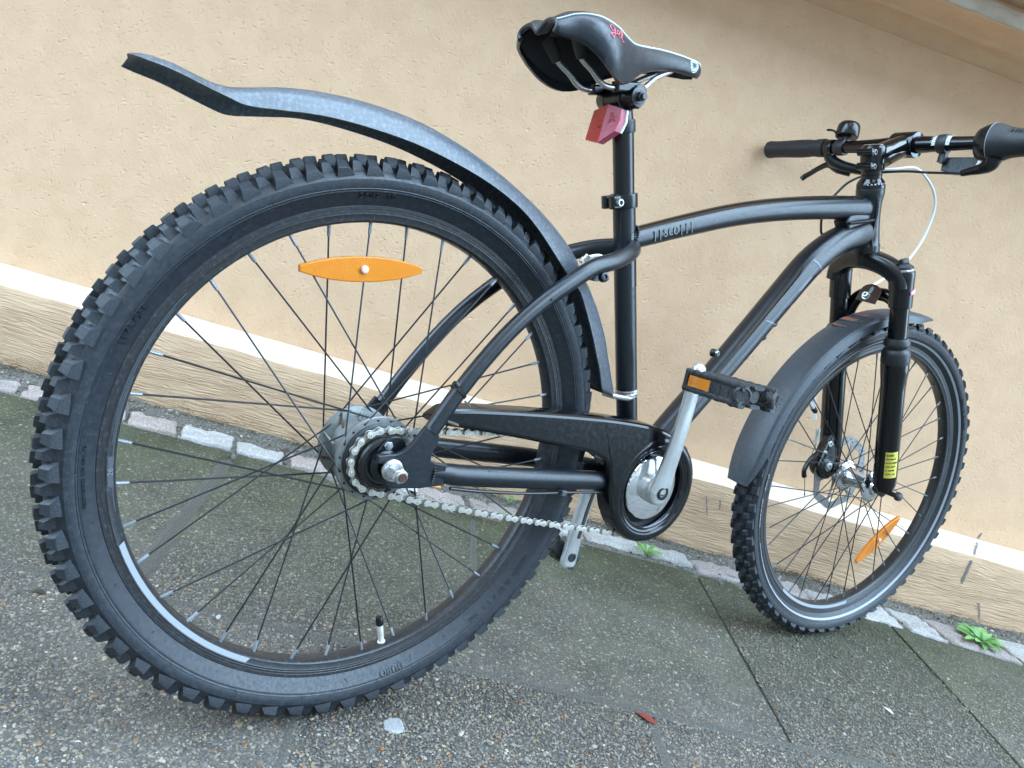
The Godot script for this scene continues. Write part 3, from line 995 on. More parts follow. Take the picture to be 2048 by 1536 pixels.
# ------------------------------------------------------------------ fork, in the turned front space F (origin front hub)
const FD := Vector3(-.359, .933, 0)
func fork(bike: Node3D, FT: Transform3D) -> void:
	var A := Vector3(-.014, .009, 0)
	var cr := MB.new()
	var cp := [Vector3(-.166, .372, -.064), Vector3(-.172, .392, -.060), Vector3(-.182, .405, -.042), Vector3(-.188, .411, -.020), Vector3(-.1895, .413, 0), Vector3(-.187, .411, .020), Vector3(-.180, .404, .044), Vector3(-.170, .391, .063), Vector3(-.164, .372, .067)]
	tube(cr, spline(cp, 6), [.0180, .0190, .0205, .0220, .0228, .0220, .0205, .0190, .0180], [.0160, .0165, .0165, .0170, .0180, .0170, .0165, .0165, .0160], 22, Vector3(1, .3, 0), true, 3.0)
	# steerer base
	lathe(cr, [Vector2(.0215, -.012), Vector2(.0225, .004), Vector2(.0220, .0110), Vector2(.0185, .0125)], along(Vector3(-.1935, .4215, 0), Vector3(-.3475, .9377, 0)), 28)
	var f := part("fork", cr, M.satin, bike, FT)
	for s in [1.0, -1.0]:
		var z: float = .066 if s > 0 else -.0615
		var o: Vector3 = A + Vector3(-.004 if s > 0 else -.003, 0, z)
		# socket of the crown
		var so := MB.new()
		lathe(so, [Vector2(.0178, .3560), Vector2(.0192, .3570), Vector2(.0196, .3620), Vector2(.0196, .4020), Vector2(.0200, .4080), Vector2(.0200, .4180), Vector2(.0190, .4215), Vector2(.016, .4222)], along(o, FD), 32)
		part("crown_socket", so, M.satin, f)
		var st := MB.new()
		lathe(st, [Vector2(.0163, .245), Vector2(.0163, .362)], along(o, FD), 32)
		part("stanchion", st, M.gloss, f)
		var se := MB.new()
		lathe(se, [Vector2(.0163, .3010), Vector2(.0190, .3005), Vector2(.0222, .2935), Vector2(.0226, .2885), Vector2(.0196, .2845), Vector2(.0194, .2810), Vector2(.0222, .2785), Vector2(.0244, .2725), Vector2(.0248, .2560), Vector2(.0244, .2530)], along(o, FD), 36, false, 40.0)
		part("wiper_seal", se, M.plastic, f)
		var lo := MB.new()
		lathe(lo, [Vector2(.0240, .2535), Vector2(.0244, .2490), Vector2(.0238, .2360), Vector2(.0222, .2200), Vector2(.0213, .2000), Vector2(.0213, .0250), Vector2(.0205, .0080), Vector2(.0150, -.004), Vector2(0, -.006)], along(o, FD), 36, false, 40.0)
		# dropout lug
		extr(lo, smooth_poly([Vector2(-.022, .020), Vector2(.004, .022), Vector2(.016, .010), Vector2(.014, -.006), Vector2(.004, -.014), Vector2(-.008, -.010), Vector2(-.022, -.004)], 3), z * .80 - .0035, z * .80 + .0035, .0012)
		part("lower_leg", lo, M.gloss, f)
	# top cap of the right leg: worn ring with a black dial
	var o2 := A + Vector3(-.004, 0, .066)
	var cap_ := MB.new()
	extr(cap_, ngon(.0175, 8, .2), .4222, .4262, .001, along(o2, FD))
	part("preload_ring", cap_, M.valve, f)
	var kn := MB.new()
	lathe(kn, [Vector2(.0165, .4262), Vector2(.0160, .4300), Vector2(.0115, .4330), Vector2(.0100, .4345)], along(o2, FD), 24)
	extr(kn, smooth_poly([Vector2(-.0035, -.009), Vector2(.0035, -.009), Vector2(.0045, 0), Vector2(.0035, .009), Vector2(-.0035, .009), Vector2(-.0045, 0)], 3), .4340, .4430, .0015, along(o2, FD))
	part("preload_dial", kn, M.plastic, f)
	var cl := MB.new()
	lathe(cl, [Vector2(.0172, .4222), Vector2(.0165, .4280), Vector2(0, .4290)], along(A + Vector3(-.003, 0, -.0615), FD), 24)
	part("leg_cap", cl, M.plastic, f)
	# brace over the tyre
	var ar := MB.new()
	tube(ar, spline([Vector3(-.104, .255, -.060), Vector3(-.114, .300, -.058), Vector3(-.118, .340, -.048), Vector3(-.122, .358, -.026), Vector3(-.123, .361, 0), Vector3(-.122, .358, .026), Vector3(-.118, .338, .050), Vector3(-.112, .296, .062), Vector3(-.102, .255, .064)], 6), [.0100], [.0120], 16, Vector3(1, .3, 0), true, 2.6)
	part("fork_brace", ar, M.gloss, f)
	# red-edged badge on the socket, yellow sticker on the leg
	var leg := along(o2, FD)
	var bd := MB.new()
	var bd2 := MB.new()
	var nrm := Vector3(-.30, 0, .95).normalized()
	var side := FD.cross(nrm).normalized()
	var bx := Transform3D(Basis(side, FD, side.cross(FD)), o2 + FD * .386 + side.cross(FD) * .0193)
	bx = Transform3D(Basis(side.cross(FD), .25) * bx.basis * Basis(Vector3(0, 1, 0), .55), o2 + FD * .386 + (bx.basis * Basis(Vector3(0, 1, 0), .55)).z * .0194)
	extr(bd, smooth_poly([Vector2(-.008, -.003), Vector2(.008, -.003), Vector2(.0098, 0), Vector2(.008, .003), Vector2(-.008, .003), Vector2(-.0098, 0)], 3), -.001, .0006, .0, bx)
	part("badge", bd, M.pink, f)
	extr(bd2, rect(.0135, .0024), 0, .0010, 0, bx)
	part("badge_bar", bd2, M.white, f)
	var ys := MB.new()
	var th0 := PI * .5 + 1.05
	for pass_ in 1:
		var rings := []
		for j in 9:
			var fz := lerpf(.030, .083, j / 8.0)
			var ring := PackedVector3Array()
			for k in 9:
				var th := lerpf(-.72, .42, k / 8.0)
				var dir := (leg.basis * Vector3(0, 0, 0))
				var e1 := Vector3(-FD.y, FD.x, 0) # rearwards
				var v := (e1 * sin(-th + .35) + Vector3(0, 0, 1) * cos(-th + .35))
				ring.append(o2 + FD * fz + v * .0216)
			rings.append(ring)
		loft(ys, rings, false, false, false, false, 60.0)
	var yn := part("sticker", ys, M.yellow, f)
	yn.set_meta("label", "yellow warning sticker low on the black fork leg")
	var yt := MB.new()
	var lines := ["CAUTION", "READ MANUAL", "BEFORE RIDING", "CHECK BOLTS", "NO JUMPING", "INSPECT LEG"]
	for i in lines.size():
		var fz := .0770 - i * .0078
		for c in lines[i].length():
			var th: float = -.62 + c * .079
			var e1 := Vector3(-FD.y, FD.x, 0)
			var v := (e1 * sin(-th + .35) + Vector3(0, 0, 1) * cos(-th + .35))
			var xd := FD.cross(v)
			yt.add_mesh(text_mesh(lines[i][c], .0030 if i else .0044, .0004), Transform3D(Basis(xd, FD, v), o2 + FD * fz + v * .0217))
	part("sticker_lettering", yt, M.black_print, f)
	# calliper on the far leg
	var cb := MB.new()
	var cz := -.052
	extr(cb, smooth_poly([Vector2(-.068, .058), Vector2(-.052, .060), Vector2(-.040, .040), Vector2(-.030, .020), Vector2(-.030, -.006), Vector2(-.046, -.016), Vector2(-.068, -.010), Vector2(-.080, .008), Vector2(-.074, .030)], 4), cz - .012, cz + .014, .004)
	extr(cb, smooth_poly([Vector2(-.060, .075), Vector2(-.046, .076), Vector2(-.040, .060), Vector2(-.050, .048), Vector2(-.066, .052)], 4), cz - .010, cz + .008, .003)
	var ca := part("brake_calliper", cb, M.satin, f)
	for q in [[Vector3(-.052, .012, cz + .013), .0105, M.steel], [Vector3(-.066, .058, cz + .011), .0062, M.steel], [Vector3(-.074, .040, cz + .012), .0040, M.steel]]:
		var m := MB.new()
		lathe(m, [Vector2(q[1], 0), Vector2(q[1], .0025), Vector2(q[1] * .85, .0035), Vector2(q[1] * .4, .0035), Vector2(q[1] * .36, .0015), Vector2(0, .0015)], Transform3D(Basis(), q[0]), 18)
		part("calliper_bolt", m, q[2], f)
	var lv := MB.new()
	tube(lv, spline([Vector3(-.078, .034, cz), Vector3(-.094, .020, cz), Vector3(-.103, -.004, cz), Vector3(-.097, -.018, cz)], 4), [.0045, .0034, .0040, .0058], [.0050], 12)
	part("calliper_arm", lv, M.satin, f)
	var wire := MB.new()
	tube(wire, straight(Vector3(-.088, .056, -.055), Vector3(-.098, -.012, cz)), [.0008], [], 6)
	tube(wire, straight(Vector3(-.098, -.012, cz), Vector3(-.080, -.052, cz)), [.0008], [], 6)
	lathe(wire, [Vector2(.0013, 0), Vector2(.0013, .006)], along(Vector3(-.080, -.052, cz), Vector3(.018, -.04, 0)), 6)
	part("brake_wire", wire, M.bolt_dark, f)
	var fer := MB.new()
	lathe(fer, [Vector2(.0040, .014), Vector2(.0042, .004), Vector2(.0034, .002), Vector2(.0034, -.008), Vector2(.0055, -.010), Vector2(.0055, -.016)], along(Vector3(-.0895, .068, -.0575), Vector3(-.02, 1, -.1)), 12)
	part("cable_ferrule", fer, M.steel, f)
	# mudguard on the front wheel
	front_guard(bike, FT)

func arch(rows: Array, half: Array, skew: Array) -> MB:
	# rows: [edge point (x,y), ridge point (x,y)] ; half = half width at each row
	var rings := []
	for i in rows.size():
		var e := Vector3(rows[i][0].x, rows[i][0].y, 0)
		var r := Vector3(rows[i][1].x, rows[i][1].y, 0)
		var h: float = half[i]
		var ring := PackedVector3Array()
		var inner := []
		for k in 13:
			var u := -1.0 + k / 6.0
			var lift := pow(maxf(0.0, 1.0 - pow(absf(u), 2.6)), .62)
			ring.append(e.lerp(r, lift) + Vector3(0, u * skew[i], u * h))
		var dn := (e - r).normalized() * .0024
		for k in range(12, -1, -1):
			var u := -1.0 + k / 6.0
			var lift := pow(maxf(0.0, 1.0 - pow(absf(u), 2.6)), .62)
			ring.append(e.lerp(r, lift) + dn * (.25 + .75 * lift) + Vector3(0, u * skew[i], u * (h - .0022)))
		rings.append(ring)
	var m := MB.new()
	loft(m, rings, true, false, true, true, 50.0)
	return m

func front_guard(bike: Node3D, FT: Transform3D) -> void:
	var rows := []
	var half := []
	for i in 31:
		var a := deg_to_rad(lerpf(83.0, 184.5, i / 30.0))
		var swell := .0035 * pow(absf(i / 30.0 - .45) * 2.0, 2.0)
		var e := .3265 + swell
		var r := .3475 + swell
		var h := .0345
		if i > 26:
			var f := (i - 26) / 4.0
			h *= sqrt(1.0 - .55 * f * f)
			e = lerpf(e, r - .006, f * f)
		if i < 3:
			h *= lerpf(.55, 1.0, i / 3.0)
			e = lerpf(r - .006, e, i / 3.0)
		rows.append([Vector2(cos(a) * e, sin(a) * e), Vector2(cos(a) * r, sin(a) * r)])
		half.append(h)
	var g := MB.new()
	var rings := []
	for i in rows.size():
		var e := Vector3(rows[i][0].x, rows[i][0].y, 0)
		var r := Vector3(rows[i][1].x, rows[i][1].y, 0)
		var h: float = half[i]
		var prof := [Vector2(-1, 0), Vector2(-.985, .25), Vector2(-.93, .62), Vector2(-.82, .80), Vector2(-.5, .93), Vector2(0, 1), Vector2(.5, .93), Vector2(.82, .80), Vector2(.93, .62), Vector2(.985, .25), Vector2(1, 0)]
		var ring := PackedVector3Array()
		for q in prof: ring.append(e.lerp(r, q.y) + Vector3(0, 0, q.x * h))
		var dn := (e - r).normalized() * .0022
		for k in range(prof.size() - 1, -1, -1):
			var q: Vector2 = prof[k]
			ring.append(e.lerp(r, q.y) + dn * q.y + Vector3(0, 0, q.x * (h - .002)))
		rings.append(ring)
	loft(g, rings, true, false, true, true, 24.0)
	var o := part("front_mudguard", g, M.fender_clean, bike, FT)
	# three recessed slots near the fork, brick-red inside
	for q in [[115.0, .0270, .0054, -.003], [119.8, .0250, .0078, -.006], [124.6, .0220, .0026, -.005]]:
		var a := deg_to_rad(q[0])
		var xf := Transform3D(Basis(Vector3(-sin(a), cos(a), 0), Vector3(0, 0, 1), Vector3(cos(a), sin(a), 0)), Vector3(cos(a) * .3468, sin(a) * .3468, q[3]))
		var m := MB.new()
		box(m, Vector3(q[2] * 1.9, q[1] * 1.35, .0034), xf, .0012)
		part("guard_slot", m, M.fender_clean, o)
		var m2 := MB.new()
		box(m2, Vector3(q[2] * 1.45, q[1] * 1.15, .0012), Transform3D(xf.basis, xf.origin + xf.basis.z * .0016), .0003)
		part("slot_inlay", m2, M.red_tile, o)
		if q[2] > .003:
			var m3 := MB.new()
			box(m3, Vector3(q[2] * 1.4, .007, .0036), Transform3D(xf.basis, xf.origin + Vector3(0, 0, .0225) - xf.basis.z * .001), .0012)
			part("guard_slot", m3, M.fender_clean, o)
	# bracket with slot and bolt
	var plate := PackedVector2Array([Vector2(-.019, -.014), Vector2(.019, -.014), Vector2(.0192, .004)])
	for i in 9:
		plate.append(Vector2(cos(PI * (i + .5) / 9.0 * .86 + .2) * .0192, .006 + sin(PI * (i + .5) / 9.0 * .86 + .2) * .0165))
	plate.append(Vector2(-.0192, .004))
	var n := Vector3(-.93, .30, .20).normalized()
	var bx := along(Vector3(-.148, .3535, 0), n, Vector3(.35, .93, 0))
	var pm := MB.new()
	extr(pm, plate, -.0012, .0012, .0004, bx)
	part("mount_plate", pm, M.rust, o)
	var sl := MB.new()
	extr(sl, smooth_poly([Vector2(-.0028, .006), Vector2(0, .0035), Vector2(.0028, .006), Vector2(.0028, .015), Vector2(0, .0178), Vector2(-.0028, .015)], 3), .0011, .0016, 0, bx)
	part("plate_slot", sl, M.decal_grey, o)
	var bo := MB.new()
	lathe(bo, [Vector2(.0075, .001), Vector2(.0075, .0024), Vector2(.0056, .0026), Vector2(.0056, .0078), Vector2(.0048, .0086), Vector2(.0030, .0086), Vector2(.0028, .005), Vector2(0, .005)], Transform3D(bx.basis, bx * Vector3(-.0035, -.003, 0)), 18)
	part("mount_bolt", bo, M.steel, o)

# ------------------------------------------------------------------ steering end
const BC := Vector3(.9285, .6225, 0)
const BD := Vector3(-.0216, .0037, .99976)

func cockpit(bike: Node3D) -> void:
	# headset and spacers on the steerer
	var hs := MB.new()
	lathe(hs, [Vector2(.0238, .1120), Vector2(.0238, .1165), Vector2(.0225, .1215), Vector2(.0190, .1262), Vector2(.0182, .1275), Vector2(.0170, .1280)], along(HB, HD), 40, false, 30.0)
	part("headset", hs, M.gloss, bike)
	var hl := MB.new()
	for i in 9:
		var a := deg_to_rad(-14.0 + i * 14.5)
		var ax := along(HB + HD * .1200, HD)
		var rear := Vector3(-HD.y, HD.x, 0)
		var dir := (rear * cos(a) + Vector3(0, 0, 1) * sin(a + .55)).normalized()
		dir = (rear * cos(a + .6) + Vector3(0, 0, 1) * sin(a + .6)).normalized()
		var up := (HD * .8 - dir * .55).normalized()
		var nn := (dir * .8 + HD * .55).normalized()
		hl.add_mesh(text_mesh("CARTRIDGE"[i], .0034, .0006, "Droid Sans", true), Transform3D(Basis(up.cross(nn), up, nn), HB + HD * .1195 + dir * .0229))
	part("headset_lettering", hl, M.white, bike)
	var sp := MB.new()
	lathe(sp, [Vector2(.0172, .1270), Vector2(.0172, .1338), Vector2(.0166, .1342), Vector2(.0172, .1346), Vector2(.0172, .1425)], along(HB, HD), 32, false, 20.0)
	part("steerer_spacer", sp, M.satin, bike)
	var st := MB.new()
	lathe(st, [Vector2(.0190, .1415), Vector2(.0203, .1425), Vector2(.0205, .1790), Vector2(.0190, .1822), Vector2(.0170, .1830), Vector2(.0165, .1850), Vector2(0, .1856)], along(HB, HD), 32, false, 30.0)
	var c := HB + HD * .161
	tube(st, spline([c + Vector3(.006, .002, 0), c + Vector3(.032, .017, 0), c + Vector3(.060, .034, 0), BC + Vector3(-.006, -.003, 0)], 6), [.0190, .0185, .0180, .0185, .0195], [.0195, .0215, .0205, .0195, .0200], 26, Vector3(0, 0, 1), false, 2.4)
	lathe(st, [Vector2(.0165, -.0225), Vector2(.0220, -.0220), Vector2(.0228, -.0200), Vector2(.0228, .0200), Vector2(.0220, .0220), Vector2(.0165, .0225)], along(BC, BD), 30)
	var so := part("stem", st, M.gloss, bike)
	# pinch bolts behind the steerer
	var rear := Vector3(-HD.y, HD.x, 0)
	var ea := MB.new()
	for t in [.1500, .1735]:
		lathe(ea, [Vector2(.0052, -.014), Vector2(.0064, -.013), Vector2(.0064, .013), Vector2(.0052, .014)], along(HB + HD * t + rear * .0225, Vector3(0, 0, 1)), 18)
		box(ea, Vector3(.022, .0095, .020), Transform3D(Basis(-rear, HD, Vector3(0, 0, 1)), HB + HD * t + rear * .016), .002)
	part("clamp_ear", ea, M.gloss, so)
	for t in [.1500, .1735]:
		var m := MB.new()
		lathe(m, [Vector2(.0046, .0135), Vector2(.0046, .0185), Vector2(.0040, .0192), Vector2(.0027, .0192), Vector2(.0025, .0155), Vector2(0, .0155)], along(HB + HD * t + rear * .0225, Vector3(0, 0, 1)), 16)
		part("pinch_bolt", m, M.bolt, so)
	# embossed mark on the top of the stem end
	var tm := MB.new()
	var nx := Vector3(-.42, .905, .05).normalized()
	extr(tm, smooth_poly([Vector2(-.007, -.004), Vector2(0, -.0058), Vector2(.007, -.004), Vector2(.007, .004), Vector2(0, .0058), Vector2(-.007, .004)], 3), -.001, .0006, 0, along(BC + Vector3(-.0075, .0190, 0), nx))
	part("stem_mark", tm, M.satin, so)
	# bar
	var b := MB.new()
	tube(b, PackedVector3Array([BC - BD * .298, BC - BD * .11, BC - BD * .06, BC - BD * .025, BC + BD * .025, BC + BD * .06, BC + BD * .11, BC + BD * .305]), [.0112, .0112, .0128, .0150, .0150, .0128, .0112, .0112], [], 24, Vector3.UP)
	var h := part("handlebar", b, M.gloss, bike)
	var g := MB.new()
	lathe(g, [Vector2(.006, -.3035), Vector2(.0140, -.3030), Vector2(.0172, -.2995), Vector2(.0176, -.2940), Vector2(.0166, -.2870), Vector2(.0164, -.2650), Vector2(.0172, -.2400), Vector2(.0176, -.2200), Vector2(.0170, -.2000), Vector2(.0158, -.1880), Vector2(.0160, -.1860), Vector2(.0154, -.1850), Vector2(.0166, -.1840), Vector2(.0166, -.1800), Vector2(.0160, -.1790), Vector2(.0174, -.1780), Vector2(.0174, -.1640), Vector2(.0165, -.1630)], along(BC, BD), 30, false, 30.0)
	part("grip", g, M.grip, h)
	var gd := MB.new()
	for i in 18:
		var s := -.285 + (i % 9) * .0105
		var a := deg_to_rad(20.0 + 50.0 * (i / 9) + (i % 2) * 15.0)
		var d := Vector3(-sin(a), cos(a), 0)
		lathe(gd, [Vector2(.0011, -.001), Vector2(.0011, .0004), Vector2(0, .0006)], along(BC + BD * s + d * .0166, d), 6)
	part("grip_dimples", gd, M.hole, h).set_meta("kind", "stuff")
	var g2 := MB.new()
	lathe(g2, [Vector2(.0160, .222), Vector2(.0172, .224), Vector2(.0166, .25), Vector2(.0174, .28), Vector2(.0174, .305), Vector2(.012, .309)], along(BC, BD), 28)
	part("grip", g2, M.grip, h)
	# labels and the little reflector's clamp
	for q in [[.0490, .0610], [.0775, .0845]]:
		var m := MB.new()
		var rings := []
		for j in 3:
			var ring := PackedVector3Array()
			for k in 8:
				var th := deg_to_rad(lerpf(118.0, 205.0, k / 7.0))
				ring.append(BC + BD * lerpf(q[0], q[1], j / 2.0) + Vector3(cos(th), sin(th), 0) * .01315)
			rings.append(ring)
		loft(m, rings, false, false, false, false, 60.0)
		part("bar_label", m, M.white, h)
		var lt := MB.new()
		for j in 4:
			for i in (2 if q[1] - q[0] > .01 else 1):
				var th := deg_to_rad(138.0 + j * 15.0)
				var d := Vector3(cos(th), sin(th), 0)
				var up := Vector3(sin(th), -cos(th), 0)
				box(lt, Vector3(.0032 if j % 2 else .0042, .0010, .0004), Transform3D(Basis(-BD if true else BD, -up, d), BC + BD * (q[0] + .0035 + i * .005) + d * .0133))
		part("label_print", lt, M.decal_grey, h)
	var rc := MB.new()
	lathe(rc, [Vector2(.0128, .0610), Vector2(.0158, .0615), Vector2(.0162, .0640), Vector2(.0162, .0745), Vector2(.0158, .0770), Vector2(.0128, .0775)], along(BC, BD), 28)
	box(rc, Vector3(.012, .022, .012), Transform3D(Basis(), BC + BD * .07 + Vector3(.006, -.020, 0)), .002)
	var rr := part("front_reflector", rc, M.plastic, bike)
	var rp := PackedVector2Array([Vector2(-.029, .0140), Vector2(.029, .0140), Vector2(.0235, -.0105), Vector2(.004, -.0150), Vector2(-.004, -.0150), Vector2(-.027, -.0085)])
	var rx := Transform3D(Basis(Vector3(.02, 0, 1).normalized(), Vector3(0, 1, 0), Vector3(-1, 0, .02).normalized()), BC + BD * .0965 + Vector3(.016, -.0335, 0))
	var r1 := MB.new()
	extr(r1, rp, -.002, .003, .001, rx)
	part("reflector_back", r1, M.plastic, rr)
	var r2 := MB.new()
	extr(r2, rp, -.009, -.002, .001, rx)
	part("reflector_lens", r2, M.white, rr)
	# bell
	var up := Vector3(.10, .985, -.1).normalized()
	var bo := BC - BD * .123
	var bm := MB.new()
	lathe(bm, [Vector2(.0182, .0195), Vector2(.0205, .0200), Vector2(.0212, .0215), Vector2(.0210, .0360), Vector2(.0200, .0425), Vector2(.0170, .0465), Vector2(.0115, .0485), Vector2(.0060, .0490), Vector2(.0056, .0500), Vector2(0, .0502)], along(bo, up), 36, false, 34.0)
	var be := part("bell", bm, M.satin, bike)
	var bb := MB.new()
	lathe(bb, [Vector2(.0116, -.0095), Vector2(.0152, -.009), Vector2(.0156, -.006), Vector2(.0156, .006), Vector2(.0152, .009), Vector2(.0116, .0095)], along(bo - BD * .006, BD), 24)
	lathe(bb, [Vector2(.0080, .010), Vector2(.0080, .020)], along(bo, up), 16)
	part("bell_mount", bb, M.plastic, be)
	var bl := MB.new()
	tube(bl, spline([bo - BD * .012 + Vector3(-.008, .016, 0), bo - BD * .018 + Vector3(-.014, .026, 0), bo - BD * .026 + Vector3(-.017, .029, 0), bo - BD * .034 + Vector3(-.018, .0285, 0)], 4), [.0036, .0050, .0065, .0050], [.0026, .0020, .0018, .0012], 12, BD.cross(Vector3.UP))
	part("bell_lever", bl, M.plastic, be)
	# brake lever
	var lv := MB.new()
	lathe(lv, [Vector2(.0116, -.1640), Vector2(.0150, -.1630), Vector2(.0155, -.1600), Vector2(.0155, -.1480), Vector2(.0150, -.1450), Vector2(.0116, -.1440)], along(BC, BD), 24)
	tube(lv, spline([BC - BD * .158 + Vector3(.006, -.010, 0), Vector3(.944, .600, -.150), Vector3(.952, .592, -.132), Vector3(.962, .589, -.112), Vector3(.973, .588, -.092), Vector3(.980, .590, -.076)], 5), [.0105, .0110, .0100, .0092, .0085, .0068], [.0120, .0125, .0112, .0100, .0080, .0065], 16, Vector3.UP, true, 2.6)
	var bo2 := part("brake_lever_body", lv, M.satin, h)
	var bl2 := MB.new()
	tube(bl2, spline([Vector3(.966, .582, -.118), Vector3(.955, .585, -.140), Vector3(.9535, .5945, -.162), Vector3(.958, .589, -.185), Vector3(.963, .580, -.205), Vector3(.9655, .5735, -.2195), Vector3(.9635, .5675, -.2240)], 5), [.0075, .0070, .0062, .0056, .0054, .0056, .0050], [.0075, .0062, .0052, .0046, .0046, .0050, .0046], 14, Vector3.UP)
	part("brake_lever", bl2, M.satin, h)
	# twist shifter
	var ts := MB.new()
	lathe(ts, [Vector2(.0120, .1260), Vector2(.0200, .1270), Vector2(.0250, .1300), Vector2(.0296, .1400), Vector2(.0318, .1480), Vector2(.0322, .1520)], along(BC + Vector3(0, -.002, 0), BD), 36, false, 40.0)
	tube(ts, spline([BC + BD * .158 + Vector3(-.004, -.026, 0), BC + BD * .154 + Vector3(-.002, -.037, 0), BC + BD * .143 + Vector3(0, -.043, 0), BC + BD * .126 + Vector3(.001, -.047, 0), BC + BD * .112 + Vector3(.002, -.050, 0)], 5), [.0150, .0130, .0090, .0066, .0052], [], 16, Vector3.UP)
	var to := part("twist_shifter", ts, M.satin, h)
	var tg := MB.new()
	lathe(tg, [Vector2(.0318, .1525), Vector2(.0326, .1532), Vector2(.0318, .1570), Vector2(.0290, .1650), Vector2(.0256, .1740), Vector2(.0232, .1830), Vector2(.0218, .1960), Vector2(.0214, .2150), Vector2(.0200, .2190)], along(BC + Vector3(0, -.002, 0), BD), 40, false, 30.0)
	part("twist_grip", tg, M.grip, h)
	var rg := MB.new()
	lathe(rg, [Vector2(.0322, .1518), Vector2(.0330, .1523), Vector2(.0330, .1529), Vector2(.0322, .1533)], along(BC + Vector3(0, -.002, 0), BD), 40)
	part("shifter_ring", rg, M.decal_grey, h)
	var nt := MB.new()
	for i in 5:
		var s := .1760 + i * .0062
		var d := Vector3(-.80, .60, .0)
		nt.add_mesh(text_mesh("NEXUS"[i], .0058, .0010), Transform3D(Basis(BD, Vector3(.6, .8, 0), d), BC + BD * s + Vector3(0, -.002, 0) + d * (.0242 - (s - .1735) * .085)))
	part("shifter_lettering", nt, M.satin, h)
	# cables
	var wc := MB.new()
	tube(wc, spline([Vector3(.975, .590, -.080), Vector3(.998, .598, -.052), Vector3(1.040, .612, -.036), Vector3(1.085, .606, -.034), Vector3(1.128, .588, -.034), Vector3(1.150, .566, -.036), Vector3(1.156, .538, -.038), Vector3(1.148, .495, -.040), Vector3(1.128, .460, -.041), Vector3(1.104, .430, -.042), Vector3(1.040, .388, -.044), Vector3(1.006, .358, -.052), Vector3(.985, .318, -.066), Vector3(.968, .270, -.074), Vector3(.962, .210, -.074), Vector3(.970, .150, -.068), Vector3(.986, .098, -.0615)], 6), [.0026], [], 12)
	var wo := part("brake_cable", wc, M.cable_white, bike)
	wo.set_meta("label", "white cable housing looping in front of the head tube")
	var bc := MB.new()
	tube(bc, spline([BC + BD * .114 + Vector3(.002, -.050, 0), BC + BD * .085 + Vector3(.004, -.049, 0), Vector3(.940, .577, .045), Vector3(.918, .573, .018), Vector3(.886, .560, -.022), Vector3(.850, .537, -.036), Vector3(.825, .512, -.038), Vector3(.806, .487, -.038), Vector3(.796, .460, -.036), Vector3(.800, .438, -.034), Vector3(.805, .420, -.030), Vector3(.780, .385, -.028)], 6), [.0022], [], 10)
	part("gear_cable", bc, M.cable_black, bike)
	var uc := MB.new()
	tube(uc, spline([Vector3(.085, -.022, .066), Vector3(.13, -.0255, .064), Vector3(.21, -.0285, .059), Vector3(.28, -.0275, .054), Vector3(.345, -.0290, .046), Vector3(.38, -.036, .040)], 5), [.0022], [], 8)
	part("gear_cable", uc, M.cable_black, bike)
	var ck := MB.new()
	box(ck, Vector3(.008, .007, .011), Transform3D(Basis(), Vector3(.267, -.0268, .0565)), .001)
	part("cable_clip", ck, M.decal_dark, bike)

# ------------------------------------------------------------------ saddle
const SX := [.112, .121, .134, .152, .178, .203, .226, .252, .285, .320, .350, .370, .379]
const SW := [.040, .058, .070, .0775, .0765, .066, .053, .0405, .0305, .0240, .0205, .0165, .0095]
const SYT := [.5340, .5425, .5480, .5515, .5520, .5500, .5500, .5545, .5620, .5680, .5715, .5730, .5700]
const SYC := [.5240, .5290, .5330, .5370, .5410, .5440, .5475, .5530, .5615, .5680, .5718, .5732, .5705]
const SYB := [.5180, .5130, .5100, .5030, .4920, .4870, .4960, .5170, .5340, .5460, .5520, .5560, .5600]

func cub(l: Array, x: float) -> float:
	var i := 0
	while i < SX.size() - 2 and x > SX[i + 1]: i += 1
	var t: float = (x - SX[i]) / (SX[i + 1] - SX[i])
	var a: float = l[max(i - 1, 0)]
	var b: float = l[i]
	var c: float = l[i + 1]
	var d: float = l[min(i + 2, l.size() - 1)]
	return cubic_interpolate(b, c, a, d, clampf(t, 0, 1))

func saddle_pt(x: float, q: float, off := 0.0) -> Vector3:
	# q: -1 far lower edge .. 0 ridge .. 1 near lower edge
	var w := cub(SW, x)
	var yt := cub(SYT, x)
	var yc := cub(SYC, x)
	var yb := cub(SYB, x)
	var hgt := yt - yb
	var prof := [Vector2(0, yc), Vector2(.22 * w, lerpf(yc, yt, .55)), Vector2(.45 * w, yt), Vector2(.68 * w, yt - .05 * hgt), Vector2(.88 * w, yt - .22 * hgt), Vector2(.985 * w, yt - .48 * hgt), Vector2(.99 * w, yt - .78 * hgt), Vector2(.93 * w, yb)]
	var f := absf(q) * 7.0
	var i := int(clampf(floorf(f), 0, 6))
	var t := f - i
	var a: Vector2 = prof[max(i - 1, 0)] if i > 0 else Vector2(-prof[1].x, prof[1].y)
	var p: Vector2 = prof[i].cubic_interpolate(prof[i + 1], a, prof[min(i + 2, 7)], t)
	if off != 0.0:
		var c := Vector2(0, yb - .01)
		p += (p - c).normalized() * off
	return Vector3(x, p.y, p.x * signf(q))

